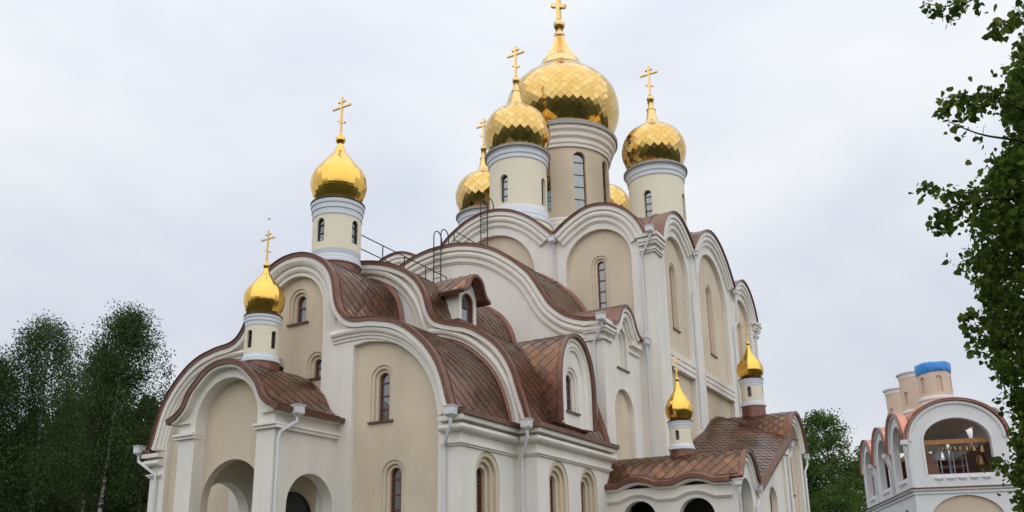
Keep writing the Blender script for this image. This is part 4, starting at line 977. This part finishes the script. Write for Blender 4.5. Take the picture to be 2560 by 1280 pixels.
M['birch_leaf'] = leafmat('birch_leaf', [(0.040, 0.068, 0.027), (0.064, 0.10, 0.038), (0.095, 0.135, 0.055)])
M['lime_leaf'] = leafmat('lime_leaf', [(0.035, 0.065, 0.014), (0.075, 0.12, 0.024), (0.17, 0.21, 0.04)], 0.55)
M['mid_leaf'] = leafmat('ash_leaf', [(0.06, 0.11, 0.026), (0.09, 0.15, 0.038), (0.12, 0.18, 0.05)])
M['wood_leaf'] = leafmat('woodland_leaf', [(0.022, 0.042, 0.014), (0.04, 0.065, 0.02)], 0.25)
def barkmat(name, c0, c1, sc_, thr):
    m = bpy.data.materials.new(name); m.use_nodes = True; t = m.node_tree; b = t.nodes['Principled BSDF']; b.inputs['Roughness'].default_value = 0.9
    g_ = nd('ShaderNodeNewGeometry', t); mp_ = nd('ShaderNodeMapping', t); mp_.inputs['Scale'].default_value = sc_; t.links.new(g_.outputs['Position'], mp_.inputs[0])
    n_ = nd('ShaderNodeTexNoise', t, Scale=2.0, Detail=6.0, Roughness=0.7); t.links.new(mp_.outputs[0], n_.inputs['Vector'])
    r = nd('ShaderNodeValToRGB', t); r.color_ramp.elements[0].position = thr; r.color_ramp.elements[0].color = (*c0, 1); r.color_ramp.elements[1].position = thr + 0.1; r.color_ramp.elements[1].color = (*c1, 1)
    t.links.new(n_.outputs[0], r.inputs[0]); t.links.new(r.outputs[0], b.inputs['Base Color']); return m
M['birch_bark'] = barkmat('birch_bark', (0.03, 0.028, 0.025), (0.48, 0.46, 0.43), (1, 1, 2.5), 0.44)
M['bark'] = barkmat('dark_bark', (0.025, 0.02, 0.016), (0.07, 0.055, 0.045), (4, 4, 0.6), 0.45)

def leaves(name, cen, size, m, parent, shape=4, droop=0.0):
    """many small leaf faces; shape 4 = rhombus, 6 = heart-like leaf folded on its rib"""
    n = len(cen); cen = np.asarray(cen, float); size = np.broadcast_to(np.asarray(size, float), (n,))
    a = rng.normal(size=(n, 3)); a[:, 2] -= droop; a /= np.linalg.norm(a, axis=1)[:, None]
    h = rng.normal(size=(n, 3)); bb = np.cross(a, h); bb /= np.linalg.norm(bb, axis=1)[:, None]; cc = np.cross(a, bb)
    s = size[:, None]
    if shape == 4:
        vs = np.stack([cen - a * s * 0.1, cen + a * s * 0.45 + bb * s * 0.32, cen + a * s, cen + a * s * 0.45 - bb * s * 0.32], 1)
    else:
        vs = np.stack([cen, cen + a * s * 0.12 + bb * s * 0.38 + cc * s * 0.08, cen + a * s * 0.5 + bb * s * 0.42 + cc * s * 0.12, cen + a * s, cen + a * s * 0.5 - bb * s * 0.42 + cc * s * 0.12, cen + a * s * 0.12 - bb * s * 0.38 + cc * s * 0.08], 1)
    k = vs.shape[1]; me = bpy.data.meshes.new(name); vs = vs.reshape(-1, 3)
    me.vertices.add(n * k); me.vertices.foreach_set('co', vs.ravel())
    if shape == 4: idx = np.arange(n * 4).reshape(n, 4)
    else:
        o = np.arange(n)[:, None] * 6; idx = np.concatenate([o + np.array([[0, 1, 2, 3]]), o + np.array([[0, 3, 4, 5]])], 0)
    nf = len(idx); me.loops.add(nf * 4); me.loops.foreach_set('vertex_index', idx.ravel().astype(np.int32))
    me.polygons.add(nf); me.polygons.foreach_set('loop_start', np.arange(nf, dtype=np.int32) * 4); me.update(calc_edges=True)
    me.materials.append(M[m]); o = bpy.data.objects.new(name, me); COL.objects.link(o); o.parent = parent
    return o

def tree(name, label, base, H, prof, lean, ncl, nl, lsize, leafm, bark, r0, cat='tree', group=None, cb=0.25, spread=0.75, droop=0.5, strand=1.2, limbs=34):
    """prof: [(height fraction, crown radius)]; leaf clumps spread through the crown, drooping strands"""
    base = Vector(base); t = empty(name, label, cat, tuple(base), group)
    axis = lambda f: np.array([lean[0] * f ** 1.15, lean[1] * f ** 1.15, H * f])
    b = MB(); bl = MB(); b.tube([tuple(axis(f) + np.array([0.12 * sin(5 * f + r0 * 40), 0.12 * cos(4 * f), 0])) for f in np.linspace(0, 0.97, 14)], r0, 10, 0.02)
    fs = [p[0] for p in prof]; rs = [p[1] for p in prof]
    cl = []
    for i in range(ncl):
        f = cb + (1 - cb) * rng.random() ** 0.85; R = np.interp(f, fs, rs); a = rng.random() * 2 * pi
        q = R * (0.25 + 0.75 * sqrt(rng.random())) * (0.85 + 0.3 * sin(3 * a + 7 * f + r0 * 100))
        cl.append((f, axis(f) + np.array([q * cos(a), q * sin(a), rng.normal() * 0.25])))
    for f, c in cl[:limbs]:
        p0 = axis(max(cb * 0.85, f - 0.12 - 0.08 * rng.random())); mid = p0 * 0.45 + c * 0.55 + np.array([0, 0, 0.35])
        bl.tube([tuple(p0), tuple(mid), tuple(c)], 0.28 * r0 * (1.15 - f), 6, 0.012)
    b.build('trunk', bark, t, smooth=50); bl.build('branches', 'bark', t, smooth=50)
    pts = []
    for f, c in cl:
        sg = spread * (0.6 + 0.8 * rng.random()); k = int(nl * (0.6 + 0.8 * rng.random()))
        p = rng.normal(size=(k, 3)) * np.array([sg, sg, sg * 0.55]) * 0.6
        p[:, 2] -= np.abs(rng.normal(size=k)) * strand * 0.45
        pts.append(c + p)
    pts = np.concatenate(pts)
    leaves('crown', pts, lsize * (0.7 + 0.6 * rng.random(len(pts))), leafm, t, droop=droop)
    return t
def gpt(px, depth):
    p = at_depth(px, 1300, depth); return Vector((p.x, p.y, 0))
BP = [(0.12, 0.8), (0.25, 2.6), (0.4, 3.3), (0.6, 3.0), (0.8, 2.0), (0.93, 1.0), (1.0, 0.25)]
G = 'birches beside the church'
bw = lambda px: gpt(px, 50)
tree('birch_tree', 'tall birch with a pointed feathery crown beside the leaning birch', gpt(88, 52), 18.2, [(0.12, 1.5), (0.3, 3.1), (0.6, 3.2), (0.8, 2.7), (0.92, 1.9), (0.98, 1.2), (1, 0.7)], (-0.35, 0.6), 560, 62, 0.13, 'birch_leaf', 'birch_bark', 0.2, group=G, cb=0.34, spread=0.52, strand=1.7)
tree('birch_tree', 'birch with leaning white trunk and crown nearest the church wall', gpt(232, 47), 17.1, [(0.12, 1.2), (0.3, 2.5), (0.5, 2.9), (0.7, 2.7), (0.86, 2.2), (0.95, 1.5), (1, 0.7)], (0.45, -0.8), 560, 62, 0.125, 'birch_leaf', 'birch_bark', 0.17, group=G, cb=0.42, spread=0.5, strand=1.7)
tree('birch_tree', 'thin white-trunked birch between the two tall birches', gpt(188, 49), 15.2, BP, (0.35, -0.6), 200, 90, 0.13, 'birch_leaf', 'birch_bark', 0.14, group=G, cb=0.45)
tree('birch_tree', 'birch with a rounded lower crown standing farthest from the church', gpt(-35, 50), 15.0, BP, (-0.3, 0.5), 280, 95, 0.14, 'birch_leaf', 'birch_bark', 0.2, group=G)
tree('birch_tree', 'short dark birch filling the gap beside the church wall', gpt(340, 56), 11.8, [(0.05, 1.5), (0.3, 3.4), (0.6, 3.2), (0.85, 2.0), (1, 0.4)], (0.2, 0.2), 260, 100, 0.16, 'birch_leaf', 'birch_bark', 0.16, group=G, cb=0.05)
tree('birch_tree', 'bushy dark birch low behind the white trunks', gpt(120, 58), 12.0, [(0.05, 1.8), (0.3, 3.3), (0.6, 3.0), (0.85, 2.0), (1, 0.4)], (0.1, 0.1), 260, 100, 0.16, 'birch_leaf', 'birch_bark', 0.14, group=G, cb=0.1)
tree('ash_tree', 'broad green tree between the church gable and the bell tower', gpt(2104, 92), 18.8, [(0.1, 2.5), (0.3, 4.9), (0.55, 4.9), (0.75, 4.2), (0.9, 2.6), (1, 0.6)], (-1.0, 0.8), 300, 66, 0.25, 'mid_leaf', 'bark', 0.32, cb=0.15, spread=0.8, droop=0.1, strand=0.6)
tree('ash_tree', 'lower dark tree behind the broad green tree', gpt(2040, 105), 15.0, [(0.05, 3.0), (0.3, 5), (0.6, 4.6), (0.85, 3.0), (1, 0.5)], (0, 0), 220, 80, 0.3, 'wood_leaf', 'bark', 0.3, cb=0.05, spread=1.2, droop=0.1, strand=0.6)
tree('ash_tree', 'small pale green tree close beside the bell tower', gpt(2150, 104), 14.5, [(0.05, 2.5), (0.3, 4), (0.6, 3.8), (0.85, 2.4), (1, 0.5)], (0, 0), 200, 70, 0.27, 'mid_leaf', 'bark', 0.25, cb=0.08, spread=1.0, droop=0.1, strand=0.6)
# woodland all round the church grounds: one mass nobody could count
pts = []
def wood(cx, cy, H, R, n):
    z = H * (0.08 + 0.92 * rng.random(n) ** 0.8); f = z / H; rr = R * np.interp(f, [0, 0.3, 0.6, 0.85, 1], [0.8, 1, 0.85, 0.5, 0.1]) * np.sqrt(rng.random(n)); a = rng.random(n) * 2 * pi
    pts.append(np.stack([cx + rr * np.cos(a), cy + rr * np.sin(a), z], 1))
for i in range(26):      # behind the birches
    p = gpt(-260 + 27 * i + rng.normal() * 15, 60 + 10 * rng.random()); wood(p.x, p.y, 12 + 4.0 * rng.random(), 3.8, 2600)
for i in range(44):      # west and south of the photographer
    a = radians(118 + 205 * i / 43); d = 30 + 12 * rng.random(); cx, cy = -44 + d * cos(a), -24 + d * sin(a)
    q = Vector((cx, cy, 5)) - CAMP
    if q.dot(fw) > 0 and abs(q.dot(rt) / q.dot(fw)) < 0.75: continue
    wood(cx, cy, 15 + 6 * rng.random(), 4.2, 700)
pts = np.concatenate(pts)
wl = leaves('woodland', pts, 0.42 * (0.7 + 0.6 * rng.random(len(pts))), 'wood_leaf', None)
tag(wl, 'dense dark woodland surrounding the church grounds', 'woodland', kind='stuff')

# lime tree at the picture edge, boughs reaching in front of the sky
lt = empty('lime_tree', 'lime tree whose dark leafy boughs hang in front of the bell tower and sky', 'tree', tuple(gpt(2870, 9.4)))
LO = lt.location.copy(); INV = Matrix.Translation(-LO)
b = MB(); tb_ = gpt(2870, 9.4)
b.tube([tuple(tb_), tuple(tb_ + Vector((0.05, 0.05, 2))), tuple(tb_ + Vector((-0.05, 0.1, 4))), tuple(tb_ + Vector((0.1, 0, 6.5))), tuple(tb_ + Vector((0.0, 0.1, 9.5)))], 0.22, 10, 0.06)
o = b.build('trunk', 'bark', lt, smooth=50); o.matrix_parent_inverse = INV
tw = MB(); lc = []
def bough(pxs, d0, d1, dens, spread, leafy=0.35, r=0.018):
    """bough through picture points from the trunk side to the tip, at depths d0..d1"""
    n = len(pxs); p3 = [at_depth(x, y, d0 + (d1 - d0) * i / (n - 1)) for i, (x, y) in enumerate(pxs)]
    p3 = [Vector(q) for q in spline([tuple(q) for q in p3], 5)]
    tw.tube([tuple(q) for q in p3], r, 6, 0.004)
    m = len(p3)
    for i in range(m):
        f = i / (m - 1)
        if f < leafy: continue
        for _ in range(rng.poisson(dens * 1.5)):
            off = Vector(rng.normal(size=3)) * spread * (1.1 - 0.55 * f); off.z -= abs(rng.normal()) * spread * 0.5
            lc.append(tuple(p3[i] + off))
        if rng.random() < 0.35:
            e = p3[i] + Vector(rng.normal(size=3)) * spread * 0.9; tw.tube([tuple(p3[i]), tuple((p3[i] + e) / 2 + Vector((0, 0, 0.03))), tuple(e)], 0.004, 4, 0.0015)
bough([(2700, -60), (2560, -40), (2440, -20), (2370, 15), (2315, 8)], 9.2, 8.6, 5, 0.075, 0.45)
bough([(2700, -40), (2560, -20), (2430, 0), (2370, 40)], 9.2, 8.8, 4, 0.06, 0.6)
bough([(2700, 40), (2600, 30), (2540, 40), (2490, 75)], 9.0, 8.6, 7, 0.08, 0.2)
bough([(2720, 260), (2600, 225), (2520, 230), (2440, 240), (2395, 240), (2358, 262)], 9.2, 8.6, 9, 0.085, 0.3)
bough([(2700, 300), (2590, 290), (2480, 240), (2420, 275)], 9.0, 8.5, 8, 0.08, 0.4)
bough([(2720, 400), (2560, 355), (2470, 340), (2420, 325), (2375, 305)], 9.2, 8.7, 1.6, 0.05, 0.55)
bough([(2700, 470), (2560, 470), (2450, 480), (2380, 480), (2312, 462)], 9.2, 8.6, 7, 0.085, 0.3)
bough([(2700, 540), (2560, 500), (2440, 500), (2380, 520), (2352, 550)], 9.0, 8.6, 10, 0.10, 0.3)
bough([(2700, 660), (2560, 640), (2460, 640), (2402, 655)], 9.2, 8.7, 8, 0.10, 0.3)
bough([(2700, 820), (2560, 790), (2470, 795), (2412, 792)], 9.2, 8.8, 9, 0.09, 0.3)
bough([(2700, 900), (2560, 870), (2470, 850), (2430, 850)], 9.2, 8.8, 8, 0.09, 0.3)
bough([(2700, 1230), (2600, 1190), (2540, 1170), (2495, 1150)], 9.2, 8.8, 6, 0.09, 0.3)
# body of the crown: clumps inside an uneven outline
edge = [(-150, 2640), (0, 2540), (90, 2530), (170, 2505), (230, 2480), (300, 2490), (360, 2500), (420, 2450), (500, 2425), (580, 2405), (680, 2425), (780, 2440), (900, 2455), (960, 2490), (1050, 2515), (1130, 2515), (1200, 2520), (1330, 2525), (1500, 2560)]
ey = [e[0] for e in edge]; ex = [e[1] for e in edge]
for i in range(950):
    y = -140 + 1560 * rng.random(); x0 = np.interp(y, ey, ex) + 40
    x = x0 + (2980 - x0) * rng.random() ** 1.5; d = 8.6 + 2.6 * rng.random()
    c = at_depth(x, y, d); sg = 0.09 + 0.06 * rng.random()
    if x < x0 + 30: sg = 0.06
    k = int(22 + 36 * rng.random()); q = rng.normal(size=(k, 3)) * sg; q[:, 2] -= np.abs(rng.normal(size=k)) * 0.05
    lc += [tuple(np.array(c) + w) for w in q]
    if i < 90:
        s_ = tb_ + Vector((0, 0, max(2.0, c.z - 0.8))); tw.tube([tuple(s_), tuple((s_ + c) / 2 + Vector((0, 0, 0.15))), tuple(c)], 0.02, 5, 0.004)
o = tw.build('branches', 'bark', lt, smooth=60, fix=False); o.matrix_parent_inverse = INV
o = leaves('crown', lc, 0.066 * (0.45 + 0.95 * rng.random(len(lc))), 'lime_leaf', lt, shape=6, droop=0.9); o.matrix_parent_inverse = INV

# bird high in the overcast sky
bp_ = at_depth(673, 547, 55); b = MB()
b.lathe([(0.01, -0.16), (0.05, -0.08), (0.06, 0.0), (0.045, 0.09), (0.03, 0.13), (0.01, 0.18)], 10, 0, 0)
b.add([(0, 0.03, 0.05), (0.03, 0.25, 0.02), (0, 0.42, -0.08), (-0.02, 0.22, -0.06), (0, -0.03, 0.05), (0.03, -0.2, 0.05), (0, -0.36, 0.02), (-0.02, -0.2, -0.04)], [(0, 1, 2, 3), (4, 5, 6, 7)])
b.add([(0, -0.03, -0.14), (0, 0.03, -0.14), (0, 0.06, -0.28), (0, -0.06, -0.28)], [(0, 1, 2, 3)])
bo = b.build('bird', 'iron', None, fix=False); bo.location = bp_; bo.scale = (0.55, 0.55, 0.55); bo.rotation_euler = (0.3, 0.3, 0.9)
tag(bo, 'small dark bird flying in the pale sky above the cupola cross', 'bird')
